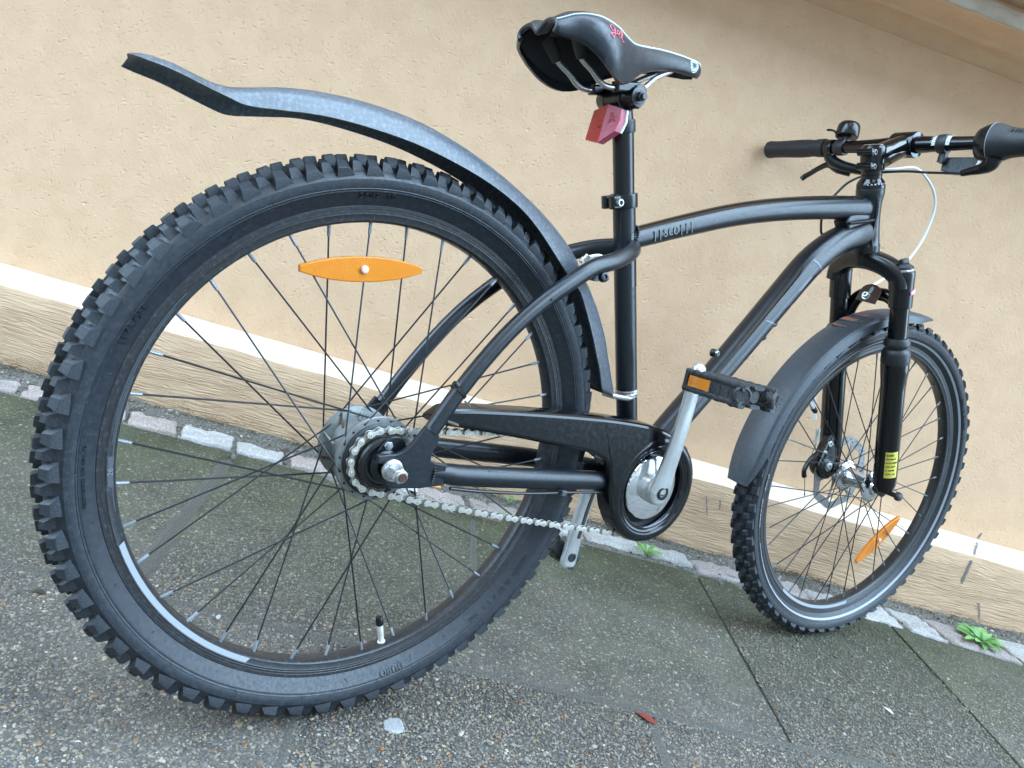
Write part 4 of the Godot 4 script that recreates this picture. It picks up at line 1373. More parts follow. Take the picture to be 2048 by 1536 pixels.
func saddle(bike: Node3D) -> void:
	var rings := []
	var xs := []
	for i in 49:
		var f := i / 48.0
		xs.append(lerpf(.112, .379, f))
	for x in xs:
		var ring := PackedVector3Array()
		for k in 37: ring.append(saddle_pt(x, -1.0 + k / 18.0))
		for k in range(36, -1, -2): ring.append(saddle_pt(x, (-1.0 + k / 18.0) * .985, -.0062))
		rings.append(ring)
	var m := MB.new()
	loft(m, rings, true, false, false, true, 60.0)
	# rolled edge at the back
	var e := PackedVector3Array()
	for k in 37: e.append(saddle_pt(.1125, -1.0 + k / 18.0, -.003))
	tube(m, e, [.0034], [], 10)
	var s := part("saddle", m, M.saddle, bike)
	var u := MB.new()
	var r2 := []
	for i in 13:
		var x := lerpf(.128, .372, i / 12.0)
		var ring := PackedVector3Array()
		for k in 9: ring.append(saddle_pt(x, -.86 + k / 8.0 * 1.72, -.0085))
		r2.append(ring)
	loft(u, r2, false, false, false, false, 60.0)
	part("saddle_base", u, M.saddle_under, s)
	for sg in [1.0, -1.0]:
		var st := MB.new()
		var p := PackedVector3Array()
		for i in 50:
			var f := i / 49.0
			p.append(saddle_pt(lerpf(.1115, .377, f), sg * lerpf(.56, .44, f), .0003))
		tube(st, p, [.0012], [], 8)
		part("piping", st, M.stripe, s)
		# rail sockets and rails
		var so := MB.new()
		tube(so, spline([Vector3(.148, .530, .030 * sg), Vector3(.158, .518, .026 * sg), Vector3(.166, .508, .0235 * sg)], 4), [.012, .0105, .0070], [.008, .007, .006], 14, Vector3(0, 0, 1))
		part("rail_socket", so, M.saddle_under, s)
		var ra := MB.new()
		tube(ra, spline([Vector3(.152, .522, .026 * sg), Vector3(.166, .508, .023 * sg), Vector3(.186, .500, .0225 * sg), Vector3(.203, .4915, .0225 * sg), Vector3(.222, .4915, .0225 * sg), Vector3(.262, .503, .0225 * sg), Vector3(.276, .509, .021 * sg), Vector3(.296, .528, .015 * sg), Vector3(.325, .548, .010 * sg)], 6), [.0036], [], 14)
		part("rail", ra, M.steel, s)
	# script "gel" in stitched red strokes
	var strokes := [
		[Vector2(.0062, .85), Vector2(.0030, 1.0), Vector2(.0005, .5), Vector2(.0025, .05), Vector2(.0058, .35), Vector2(.0066, .95), Vector2(.0062, .0), Vector2(.0045, -.85), Vector2(.0012, -.75), Vector2(.0040, -.25), Vector2(.0085, .1)],
		[Vector2(.0088, .30), Vector2(.0122, .50), Vector2(.0128, .92), Vector2(.0105, .95), Vector2(.0092, .45), Vector2(.0110, .02), Vector2(.0146, .2)],
		[Vector2(.0150, .25), Vector2(.0182, 1.15), Vector2(.0180, 1.65), Vector2(.0162, 1.5), Vector2(.0158, .5), Vector2(.0172, .0), Vector2(.0200, .2)]]
	var gm := MB.new()
	for sk in strokes:
		var raw := []
		for q in sk: raw.append(Vector3(q.x, q.y, 0))
		var p := PackedVector3Array()
		for q in spline(raw, 5):
			p.append(saddle_pt(.158 + q.x * 1.35, .67 + q.x * 1.0 - q.y * .068, .0003))
		tube(gm, p, [.00055], [], 6)
	part("saddle_lettering", gm, M.text_pink, s)
	# sunburst on the nose
	var sb := MB.new()
	for i in 11:
		var a0 := TAU * (i + .15) / 11.0
		var a1 := TAU * (i + .85) / 11.0
		var pts := []
		for q in [[a0, 1.0], [a1, 1.0], [(a0 + a1) / 2, .42]]:
			var a: float = q[0]
			pts.append(saddle_pt(.3545 + cos(a) * .0078 * q[1], .70 + sin(a) * .215 * q[1] - .02 * sin(a), .0005))
		sb.tri(pts[0], pts[1], pts[2], Vector3(0, .2, 1))
	var ringp := PackedVector3Array()
	for i in 33:
		var a := TAU * i / 32.0
		ringp.append(saddle_pt(.3545 + cos(a) * .0084, .70 + sin(a) * .235, .0003))
	tube(sb, ringp, [.0005], [], 6)
	part("saddle_emblem", sb, M.stripe, s)
	# clamp
	var c := MB.new()
	var cz := Transform3D(Basis(), Vector3(.2585, .4905, 0))
	lathe(c, [Vector2(.009, -.0355), Vector2(.0120, -.035), Vector2(.0135, -.030), Vector2(.0150, -.0185), Vector2(.0142, -.0175), Vector2(.0142, -.0145), Vector2(.0168, -.0135), Vector2(.0168, .0135), Vector2(.0142, .0145), Vector2(.0142, .0175), Vector2(.0150, .0185), Vector2(.0135, .030), Vector2(.0120, .035), Vector2(.009, .0355)], cz, 28, false, 25.0)
	for sg in [1.0, -1.0]:
		box(c, Vector3(.040, .013, .013), Transform3D(Basis(Vector3(0, 0, 1), .27), Vector3(.244, .4985, .0235 * sg)), .003)
		extr(c, smooth_poly([Vector2(-.011, -.008), Vector2(.006, -.013), Vector2(.013, .002), Vector2(.010, .016), Vector2(-.006, .013)], 3), .027 if sg > 0 else -.033, .033 if sg > 0 else -.027, .002, cz)
	var co := part("saddle_clamp", c, M.satin, bike)
	var n := MB.new()
	lathe(n, [Vector2(.0085, .0330), Vector2(.0090, .0335), Vector2(.0090, .0355), Vector2(.0080, .0362)], cz, 20)
	extr(n, ngon(.0064, 6, .3), .0355, .0415, .0012, cz)
	lathe(n, [Vector2(.0044, .0410), Vector2(.0044, .0455), Vector2(.0036, .0462), Vector2(0, .0462)], cz, 14)
	part("clamp_nut", n, M.bolt_dark, co)
	# post and collar
	var sp := MB.new()
	lathe(sp, [Vector2(.0142, .37), Vector2(.0142, .500), Vector2(.0138, .512), Vector2(.0124, .530), Vector2(.0120, .545)], along(BB, ST), 32, false, 40.0)
	part("seat_post", sp, M.satin, bike)
	var cl := MB.new()
	lathe(cl, [Vector2(.0158, .4010), Vector2(.0182, .4015), Vector2(.0186, .4030), Vector2(.0186, .4185), Vector2(.0182, .4200), Vector2(.0146, .4205)], along(BB, ST), 36)
	var cq := BB + ST * .4108
	for q in [.0075, -.0075]:
		box(cl, Vector3(.014, .0170, .0115), Transform3D(Basis(Vector3(0, 0, 1), .337), cq + Vector3(-.0215, -.0075, q)), .0022)
	var sc := part("seat_collar", cl, M.satin, bike)
	var sbm := MB.new()
	lathe(sbm, [Vector2(.0052, .0130), Vector2(.0052, .0185), Vector2(.0046, .0192), Vector2(.0030, .0192), Vector2(.0028, .0150), Vector2(0, .0150)], Transform3D(Basis(), cq + Vector3(-.0205, -.0072, 0)), 18)
	part("collar_bolt", sbm, M.bolt, sc)
	# red reflector behind the post
	var rb := MB.new()
	lathe(rb, [Vector2(.0140, .4975), Vector2(.0160, .4980), Vector2(.0163, .4990), Vector2(.0163, .5130), Vector2(.0160, .5140), Vector2(.0138, .5145)], along(BB, ST), 32)
	box(rb, Vector3(.030, .010, .012), Transform3D(Basis(Vector3(0, 0, 1), .337), BB + ST * .5055 + Vector3(-.022, -.010, 0)), .002)
	var ro := part("rear_reflector", rb, M.plastic, bike)
	ro.set_meta("label", "red reflector clamped behind the seat post")
	# faces: turned to the rear left and to the rear right of a ridge
	var T0 := Vector3(.2360, .4765, .0060)
	var T1 := Vector3(.2343, .4275, .0040)
	var La := Vector3(.2437, .4725, -.030)
	var Lb := Vector3(.2398, .4335, -.030)
	var Ra := Vector3(.2425, .4715, .0255)
	var Rb := Vector3(.2400, .4430, .0255)
	var Rm := Vector3(.2425, .4570, .0280)
	var d := Vector3(.010, 0, 0)
	var l1 := MB.new()
	loft(l1, [PackedVector3Array([La + d, T0 + d, T1 + d, Lb + d]), PackedVector3Array([La, T0, T1, Lb])], true, false, true, true, 20.0)
	part("red_lens", l1, M.red, ro)
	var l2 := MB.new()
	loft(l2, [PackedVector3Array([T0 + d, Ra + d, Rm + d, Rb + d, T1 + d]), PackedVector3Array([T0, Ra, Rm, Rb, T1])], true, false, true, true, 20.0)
	part("red_lens", l2, M.red_sky_sheen, ro)
	var bz := MB.new()
	tube(bz, PackedVector3Array([Ra + d, Rm + d, Rb + d]), [.0022], [], 8)
	part("lens_rim", bz, M.white, ro)
	var rt := MB.new()
	var nrm := (Ra - T0).cross(T1 - T0).normalized()
	if nrm.x > 0: nrm = -nrm
	var yv := (T0 - T1).normalized()
	for i in 3:
		flat_text(rt, ["E4 IA", "02", "1 A"][i], .0042, .0005, Transform3D(Basis(yv.cross(nrm), yv, nrm) * Basis(Vector3(0, 0, 1), -PI / 2), T0.lerp(Rb, .58) + Vector3(.001, .002, 0) + (Ra - T0) * .10 * (i - 1) * 1.6 + nrm * .0006))
	part("lens_lettering", rt, M.red, ro)

# ------------------------------------------------------------------ drive
func drive(bike: Node3D) -> void:
	var cc := Vector3(.4405, -.0185, 0)
	# chain: round the sprocket and the chainring
	var r0 := .0366
	var r1 := .0768
	var D := Vector2(cc.x, cc.y)
	var L := D.length()
	var base := atan2(D.y, D.x)
	var al := asin((r1 - r0) / L)
	var up := base + PI / 2 + al
	var dn := base - PI / 2 - al
	var path := []
	# lower run from sprocket to ring, round the ring, upper run back, round the sprocket
	for i in 41: path.append(Vector2.from_angle(dn) * r0 + (Vector2.from_angle(dn) * (r1 - r0) + D) * (i / 40.0))
	for i in range(1, 40): path.append(D + Vector2.from_angle(lerpf(dn, up, i / 40.0)) * r1)
	for i in 41: path.append(Vector2.from_angle(up) * r1 + D - (Vector2.from_angle(up) * (r1 - r0) + D) * (i / 40.0))
	for i in range(1, 40): path.append(Vector2.from_angle(lerpf(up, dn + TAU, i / 40.0)) * r0)
	# a little slack in the lower run
	for i in 41: path[i].y -= .004 * sin(PI * i / 40.0)
	var total := 0.0
	for i in path.size(): total += path[i].distance_to(path[(i + 1) % path.size()])
	var N := int(round(total / .0127 / 2.0)) * 2
	var pitch := total / N
	var pins := []
	var want := 0.0
	var run := 0.0
	for i in path.size():
		var a: Vector2 = path[i]
		var b: Vector2 = path[(i + 1) % path.size()]
		var l := a.distance_to(b)
		while want < run + l and pins.size() < N:
			pins.append(a.lerp(b, (want - run) / l))
			want += pitch
		run += l
	var zc := .0430
	var roll := MB.new()
	for p in pins:
		lathe(roll, [Vector2(.0039, -.0016), Vector2(.0039, .0016)], Transform3D(Basis(), Vector3(p.x, p.y, zc)), 10)
	var ch := part("chain", roll, M.chain_dark, bike)
	var plate := PackedVector2Array()
	for i in 13: plate.append(Vector2(pitch / 2, 0) + Vector2.from_angle(-PI * .62 + PI * 1.24 * i / 12.0) * .0040)
	plate.append(Vector2(0, .0021))
	for i in 13: plate.append(Vector2(-pitch / 2, 0) + Vector2.from_angle(PI - PI * .62 + PI * 1.24 * i / 12.0) * .0040)
	plate.append(Vector2(0, -.0021))
	var outer := MB.new()
	extr(outer, plate, .0026, .0036, .0003)
	extr(outer, plate, -.0036, -.0026, .0003)
	for s in [1.0, -1.0]:
		lathe(outer, [Vector2(.0021, -.0040), Vector2(.0024, -.0037), Vector2(.0024, .0037), Vector2(.0020, .0041), Vector2(.0013, .0042), Vector2(.0012, .0034), Vector2(0, .0034)], Transform3D(Basis(), Vector3(s * pitch / 2, 0, 0)), 10)
	var inner := MB.new()
	extr(inner, plate, .0009, .0017, .0003)
	extr(inner, plate, -.0017, -.0009, .0003)
	var om := outer.mesh()
	var im := inner.mesh()
	for i in N:
		var a: Vector2 = pins[i]
		var b: Vector2 = pins[(i + 1) % N]
		var c := (a + b) / 2
		part("chain_link", om if i % 2 == 0 else im, M.chain if i % 2 == 0 else M.chain_inner_shaded, ch, Transform3D(Basis(Vector3(0, 0, 1), (b - a).angle()), Vector3(c.x, c.y, zc)))
	# chainring inside the guard
	var rg := MB.new()
	var teeth := PackedVector2Array()
	for i in 152:
		var r: float = [.0790, .0790, .0738, .0738][i % 4]
		teeth.append(Vector2.from_angle(TAU * (i + .5) / 152.0) * r)
	extr(rg, teeth, .0420, .0440, 0, Transform3D(Basis(), cc))
	part("chainring", rg, M.chain_dark, bike)
	# guard: an arm over the upper run that grows into a round cover
	var arm := smooth_poly([Vector2(.050, .0525), Vector2(.058, .0655), Vector2(.075, .0725), Vector2(.140, .0768), Vector2(.255, .0800), Vector2(.346, .0798), Vector2(.415, .0745), Vector2(.462, .0610), Vector2(.500, .0300), Vector2(.470, -.060), Vector2(.430, -.080), Vector2(.375, -.066), Vector2(.353, -.030), Vector2(.346, -.004), Vector2(.333, .017), Vector2(.296, .0300), Vector2(.225, .0375), Vector2(.144, .0450), Vector2(.092, .0490)], 5)
	var disc := ngon(.071, 48)
	for i in disc.size(): disc[i] += Vector2(cc.x, cc.y)
	var cut := Geometry2D.clip_polygons(arm, disc)
	var g := MB.new()
	for pc in cut:
		if absf(area(pc)) > .001: extr(g, pc, .0300, .0590, .0058, Transform3D(), 24.0, false)
	lathe(g, [Vector2(.0570, .030), Vector2(.0570, .0520), Vector2(.0585, .0560), Vector2(.0600, .0572), Vector2(.0622, .0572), Vector2(.0630, .0580), Vector2(.0655, .0586), Vector2(.0662, .0580), Vector2(.0672, .0580), Vector2(.0680, .0590), Vector2(.0705, .0596), Vector2(.0765, .0592), Vector2(.0805, .0570), Vector2(.0825, .0530), Vector2(.0828, .0480), Vector2(.0828, .0300)], Transform3D(Basis(), cc), 96, false, 26.0)
	var go := part("chain_guard", g, M.guard, bike)
	var bk := MB.new()
	lathe(bk, [Vector2(.0580, .0470), Vector2(.0200, .0470)], Transform3D(Basis(), cc), 64)
	part("guard_floor", bk, M.gloss, go)
	var cv := MB.new()
	lathe(cv, [Vector2(.0490, .0475), Vector2(.0492, .0505), Vector2(.0480, .0520), Vector2(.0450, .0526), Vector2(.0180, .0535), Vector2(.0150, .0520)], Transform3D(Basis(), cc), 72, false, 25.0)
	part("chrome_cover", cv, M.chrome, go)
	var lp := MB.new()
	tube(lp, straight(Vector3(.062, .058, .064), Vector3(.080, .0535, .0605)), [.0024], [], 10)
	part("guard_screw", lp, M.chain_dark, go)
	# cranks
	var cr := MB.new()
	tube(cr, spline([Vector3(.4405, -.038, .0660), Vector3(.4405, -.034, .0660), Vector3(.4405, -.028, .0662), Vector3(.4405, -.0185, .0670), Vector3(.4405, -.004, .0692), Vector3(.4400, .018, .0722), Vector3(.4395, .045, .0762), Vector3(.4390, .080, .0800), Vector3(.4380, .115, .0826), Vector3(.4372, .140, .0842), Vector3(.4370, .162, .0852), Vector3(.4370, .172, .0854), Vector3(.4370, .1765, .0854)], 5), [.006, .0140, .0180, .0208, .0190, .0158, .0142, .0130, .0122, .0122, .0128, .0110, .0050], [.0060, .0075, .0080, .0084, .0080, .0074, .0070, .0068, .0068, .0072, .0078, .0070, .0040], 28, Vector3.RIGHT, true, 2.5)
	lathe(cr, [Vector2(.0215, .0535), Vector2(.0215, .0620), Vector2(.0200, .0660)], Transform3D(Basis(), BB), 32)
	var co := part("crank_arm", cr, M.alloy, bike)
	var bo := MB.new()
	lathe(bo, [Vector2(.0108, .0720), Vector2(.0108, .0758), Vector2(.0100, .0764), Vector2(.0062, .0764), Vector2(.0056, .0750), Vector2(.0056, .0725)], Transform3D(Basis(), BB), 24)
	part("crank_bolt", bo, M.satin, co)
	var br := MB.new()
	extr(br, ngon(.0052, 6), .0740, .0752, 0, Transform3D(Basis(), BB))
	part("bolt_socket", br, M.rust, co)
	var fl := MB.new()
	tube(fl, spline([Vector3(.4405, -.185, -.0830), Vector3(.4405, -.199, -.0830), Vector3(.4405, -.196, -.0832), Vector3(.4405, -.183, -.0830), Vector3(.4405, -.150, -.0815), Vector3(.4405, -.100, -.0775), Vector3(.4405, -.055, -.0710), Vector3(.4405, -.018, -.0640), Vector3(.4405, .002, -.0640)], 5).slice(5), [.0110, .0145, .0150, .0138, .0132, .0138, .0160, .0190, .0150], [.0068], 26, Vector3.RIGHT, true, 3.6)
	var fo := part("crank_arm", fl, M.alloy, bike)
	var gv := MB.new()
	tube(gv, spline([Vector3(.4435, -.150, -.0746), Vector3(.4440, -.100, -.0706), Vector3(.4445, -.055, -.0641)], 4), [.0038], [.0012], 10, Vector3.RIGHT)
	part("crank_groove", gv, M.chain_dark, fo)
	var pe := MB.new()
	lathe(pe, [Vector2(.0078, -.0010), Vector2(.0078, .0014), Vector2(.0068, .0018), Vector2(.0052, .0018), Vector2(.0046, .0008), Vector2(0, .0008)], Transform3D(Basis(), Vector3(.4405, -.1835, -.0765)), 20)
	part("pedal_spindle_end", pe, M.bolt_dark, fo)
	var ctx := MB.new()
	flat_text(ctx, "170", .0050, .0004, Transform3D(Basis(Vector3(0, 0, 1), PI / 2), Vector3(.4385, -.070, -.0662)))
	part("crank_lettering", ctx, M.black_print, fo)
	pedal(bike, Transform3D(Basis(), Vector3(.437, .1535, .0930)), 1.0, "worn black rubber pedal with a scuffed outer end, raised")
	pedal(bike, Transform3D(Basis(Vector3(1, 0, 0), PI) * Basis(Vector3(0, 0, 1), .55), Vector3(.4405, -.1835, -.0910)), -1.0, "black pedal hanging low behind the rear tyre")

func area(p: PackedVector2Array) -> float:
	var a := 0.0
	for i in p.size(): a += p[i].cross(p[(i + 1) % p.size()])
	return a / 2

func pedal(bike: Node3D, xf: Transform3D, _s: float, label: String) -> void:
	# local z runs outwards along the spindle; x to the front, y up
	var rng := RandomNumberGenerator.new(); rng.seed = 12
	var m := MB.new()
	tube(m, straight(Vector3(0, 0, -.004), Vector3(0, 0, .094), 6), [.0105, .0090, .0090, .0090, .0085], [], 18)
	for x in [-.033, .033]:
		# bars with ragged treads, notched towards the outer end
		for y in [.0115, -.0115]:
			var pts := PackedVector3Array()
			for i in 27:
				var z := lerpf(.004, .102, i / 26.0)
				pts.append(Vector3(x, y + .0006 * sin(i * 1.9) + rng.randf_range(-.0005, .0005) * (1.0 + 2.0 * pow(i / 26.0, 6)), z))
			tube(m, pts, [.0055, .0056, .0056, .0056, .0058, .0066], [.0040, .0040, .0042, .0042, .0046, .0052], 14, Vector3.RIGHT, true, 3.0)
		box(m, Vector3(.0075, .021, .040), Transform3D(Basis(), Vector3(x, 0, .066)), .001)
		box(m, Vector3(.0100, .026, .006), Transform3D(Basis(), Vector3(x, 0, .006)), .0015)
		for i in 3:
			box(m, Vector3(.0100, .022, .003), Transform3D(Basis(), Vector3(x, 0, .050 + i * .015)), .0008)
	box(m, Vector3(.070, .020, .006), Transform3D(Basis(), Vector3(0, 0, .004)), .002)
	var p := part("pedal", m, M.rubber_worn, bike, xf)
	p.set_meta("label", label)
	# outer caps, worn round
	for x in [-.033, .033]:
		var c := MB.new()
		lathe(c, [Vector2(.0105, -.010), Vector2(.0128, -.006), Vector2(.0130, .0015), Vector2(.0112, .0035), Vector2(.0100, .0038), Vector2(.0096, .0026), Vector2(0, .0024)], Transform3D(Basis(Vector3(0, 1, 0), -.45 if x < 0 else .45), Vector3(x, 0, .0985)), 18)
		part("pedal_end", c, M.rubber_worn, p)
		# frayed crumbs of rubber
		var f := MB.new()
		for i in 60:
			var a := rng.randf() * TAU
			var q := Vector3(x * .96 + cos(a) * .0125, sin(a) * .0135, .098 + rng.randf_range(-.008, .006))
			tube(f, straight(q, q + Vector3(cos(a), sin(a), rng.randf_range(-.3, .8)) * rng.randf_range(.001, .0035)), [.0009, .0002], [], 4)
		part("rubber_shreds", f, M.rubber_worn, p).set_meta("kind", "stuff")
		var r := MB.new()
		box(r, Vector3(.0100, .0150, .0370), Transform3D(Basis(), Vector3(x, 0, .0300)), .0012)
		part("pedal_reflector", r, M.amber, p)
	var t := MB.new()
	tube(t, straight(Vector3(0, .0125, .008), Vector3(0, .0125, .098), 10), [.0105], [.003], 12, Vector3.RIGHT, true, 3.0)
	tube(t, straight(Vector3(0, -.0125, .008), Vector3(0, -.0125, .098), 10), [.0105], [.003], 12, Vector3.RIGHT, true, 3.0)
	part("pedal_tread", t, M.rubber_worn, p)

func guards_and_bits(bike: Node3D) -> void:
	var E := [[-.305, .3445, -.301, .3490], [-.296, .3440, -.291, .3520], [-.270, .3420, -.270, .3525], [-.240, .3365, -.240, .3475], [-.222, .3335, -.222, .3475], [-.204, .3320, -.203, .3530], [-.172, .3390, -.168, .3650], [-.135, .3470, -.128, .3735], [-.090, .3505, -.078, .3785], [-.032, .3500, -.018, .3775], [.020, .3440, .042, .3670], [.064, .3355, .086, .3545], [.100, .3250, .126, .3400], [.132, .3115, .166, .3230], [.162, .2930, .205, .3020], [.194, .2690, .236, .2800], [.220, .2500, .256, .2590], [.240, .2370, .274, .2410], [.258, .2140, .296, .2160], [.277, .1870, .319, .1845], [.293, .1620, .334, .1575], [.309, .1365, .350, .1290], [.322, .1140, .362, .1075], [.340, .1060, .366, .1010]]
	var half := [.016, .0215, .0250, .0275, .0290, .0300, .0305, .031, .0315, .0315, .0315, .0315, .0315, .0315, .0315, .0315, .0315, .0315, .0315, .0310, .0300, .0290, .0270, .0180]
	var ep := []
	var rp := []
	var hp := []
	var sk := []
	for i in E.size():
		ep.append(Vector3(E[i][0], E[i][1], half[i]))
		rp.append(Vector3(E[i][2], E[i][3], 0))
	var es := spline(ep, 4)
	var rs := spline(rp, 4)
	var rows := []
	for i in es.size():
		rows.append([Vector2(es[i].x, es[i].y), Vector2(rs[i].x, rs[i].y)])
		hp.append(es[i].z)
		sk.append(.0038 * (1.0 - smoothstep(16.0, 30.0, float(i))))
	var o := part("rear_mudguard", arch(rows, hp, sk), M.fender, bike)
	o.set_meta("label", "long black plastic mudguard kicked up at its tail, scuffed grey")
	var b := MB.new()
	lathe(b, [Vector2(.0156, .1345), Vector2(.0170, .1348), Vector2(.0174, .1362), Vector2(.0166, .1372), Vector2(.0166, .1392), Vector2(.0174, .1402), Vector2(.0170, .1416), Vector2(.0156, .1420)], along(BB, ST), 36, false, 25.0)
	tube(b, spline([Vector3(.345, .104, .004), Vector3(.362, .1035, .014), Vector3(.383, .104, .020), Vector3(.405, .108, .012)], 4), [.0022, .0034, .0032, .0020], [.0014], 10, Vector3.UP)
	part("guard_clamp", b, M.steel, o)
	var sc := MB.new()
	tube(sc, spline([Vector3(.262, .2665, .0), Vector3(.268, .2775, .004), Vector3(.285, .283, .006), Vector3(.293, .287, .002), Vector3(.288, .2905, -.004), Vector3(.272, .285, -.006), Vector3(.258, .2755, -.004)], 5), [.0024], [], 10)
	part("wire_loop", sc, M.cable_white, o)
	var sb := MB.new()
	lathe(sb, [Vector2(.0060, 0), Vector2(.0060, .003), Vector2(.0044, .0035), Vector2(.0044, .009), Vector2(.0030, .0095), Vector2(0, .0095)], along(Vector3(.257, .278, .004), Vector3(.35, .9, .3)), 16)
	part("guard_bolt", sb, M.steel, o)
	# cable tie round the right stay
	var d := Vector3(-.62, -.80, 0).normalized()
	var c := Vector3(.0690, .0945, .0642)
	var t := MB.new()
	lathe(t, [Vector2(.0106, -.0019), Vector2(.0112, -.0019), Vector2(.0112, .0019), Vector2(.0106, .0019)], along(c, d), 24, true)
	box(t, Vector3(.007, .006, .0055), Transform3D(along(c, d).basis, c + Vector3(-.008, .0085, .0045)), .001)
	tube(t, straight(c + Vector3(.009, -.010, .003), c + Vector3(.0165, -.0155, .0075)), [.0016], [.0008], 8)
	part("cable_tie", t, M.satin, bike)

# ------------------------------------------------------------------ setting
const WZ := -.060
func relief(w: int, h: int, sd: int, kind: String) -> ImageTexture:
	# a height picture that tiles: fine plaster with dents and crumbs, or long brush strokes
	var rng := RandomNumberGenerator.new(); rng.seed = sd
	var a := PackedFloat32Array(); a.resize(w * h)
	var n1 := noise(sd, 1.0, 3)
	for y in h:
		for x in w:
			var u := TAU * x / w
			var v := TAU * y / h
			if kind == "plaster":
				var k := w / TAU / 26.0
				a[y * w + x] = .5 + .085 * n1.get_noise_3d(cos(u) * k + 50.0, sin(u) * k + cos(v) * k, sin(v) * k + 9.0)
			else:
				var kx := w / TAU / 120.0
				var ky := h / TAU / 9.0
				var ww := .10 * n1.get_noise_3d(cos(u) * 1.4, sin(u) * 1.4 + cos(v), sin(v) * 1.4)
				var g := n1.get_noise_3d(cos(u) * kx + cos(v + ww) * ky, sin(u) * kx + 20.0, sin(v + ww) * ky)
				a[y * w + x] = .5 + .36 * g
	var dents := 2600 if kind == "plaster" else 420
	for i in dents:
		var cx := rng.randi() % w
		var cy := rng.randi() % h
		var big := rng.randf()
		var rad := lerpf(1.4, 5.6, pow(big, 3.5))
		var el := rng.randf_range(1.2, 3.2) if kind == "plaster" else rng.randf_range(1.5, 4.0)
		var ang := rng.randfn(-.75, .5) if kind == "plaster" else rng.randfn(0.0, .3)
		var dep := rng.randf_range(.10, .45) * (-1.0 if rng.randf() < .62 else .8)
		var R := int(ceil(rad * el * 1.6))
		for yy in range(-R, R + 1):
			for xx in range(-R, R + 1):
				var p := Vector2(xx, yy).rotated(-ang)
				var q := Vector2(p.x / (rad * el), p.y / rad).length_squared()
				if q < 2.4:
					var j := posmod(cy + yy, h) * w + posmod(cx + xx, w)
					a[j] += dep * exp(-q * 1.6)
	var b := PackedByteArray(); b.resize(w * h)
	for i in a.size(): b[i] = int(clampf(a[i], 0, 1) * 255.0)
	return ImageTexture.create_from_image(Image.create_from_data(w, h, false, Image.FORMAT_L8, b))

func plaster_mat(c0: Color, c1: Color, sd: int) -> StandardMaterial3D:
	var m := mat(Color.WHITE, .85, 0, .3)
	m.albedo_texture = ntex(sd, .006, 1024, [[0.0, .3, .7, 1.0], [c0, c0, c1, c1]], 5)
	m.heightmap_enabled = true
	m.uv1_triplanar = true
	m.uv1_world_triplanar = true
	return m

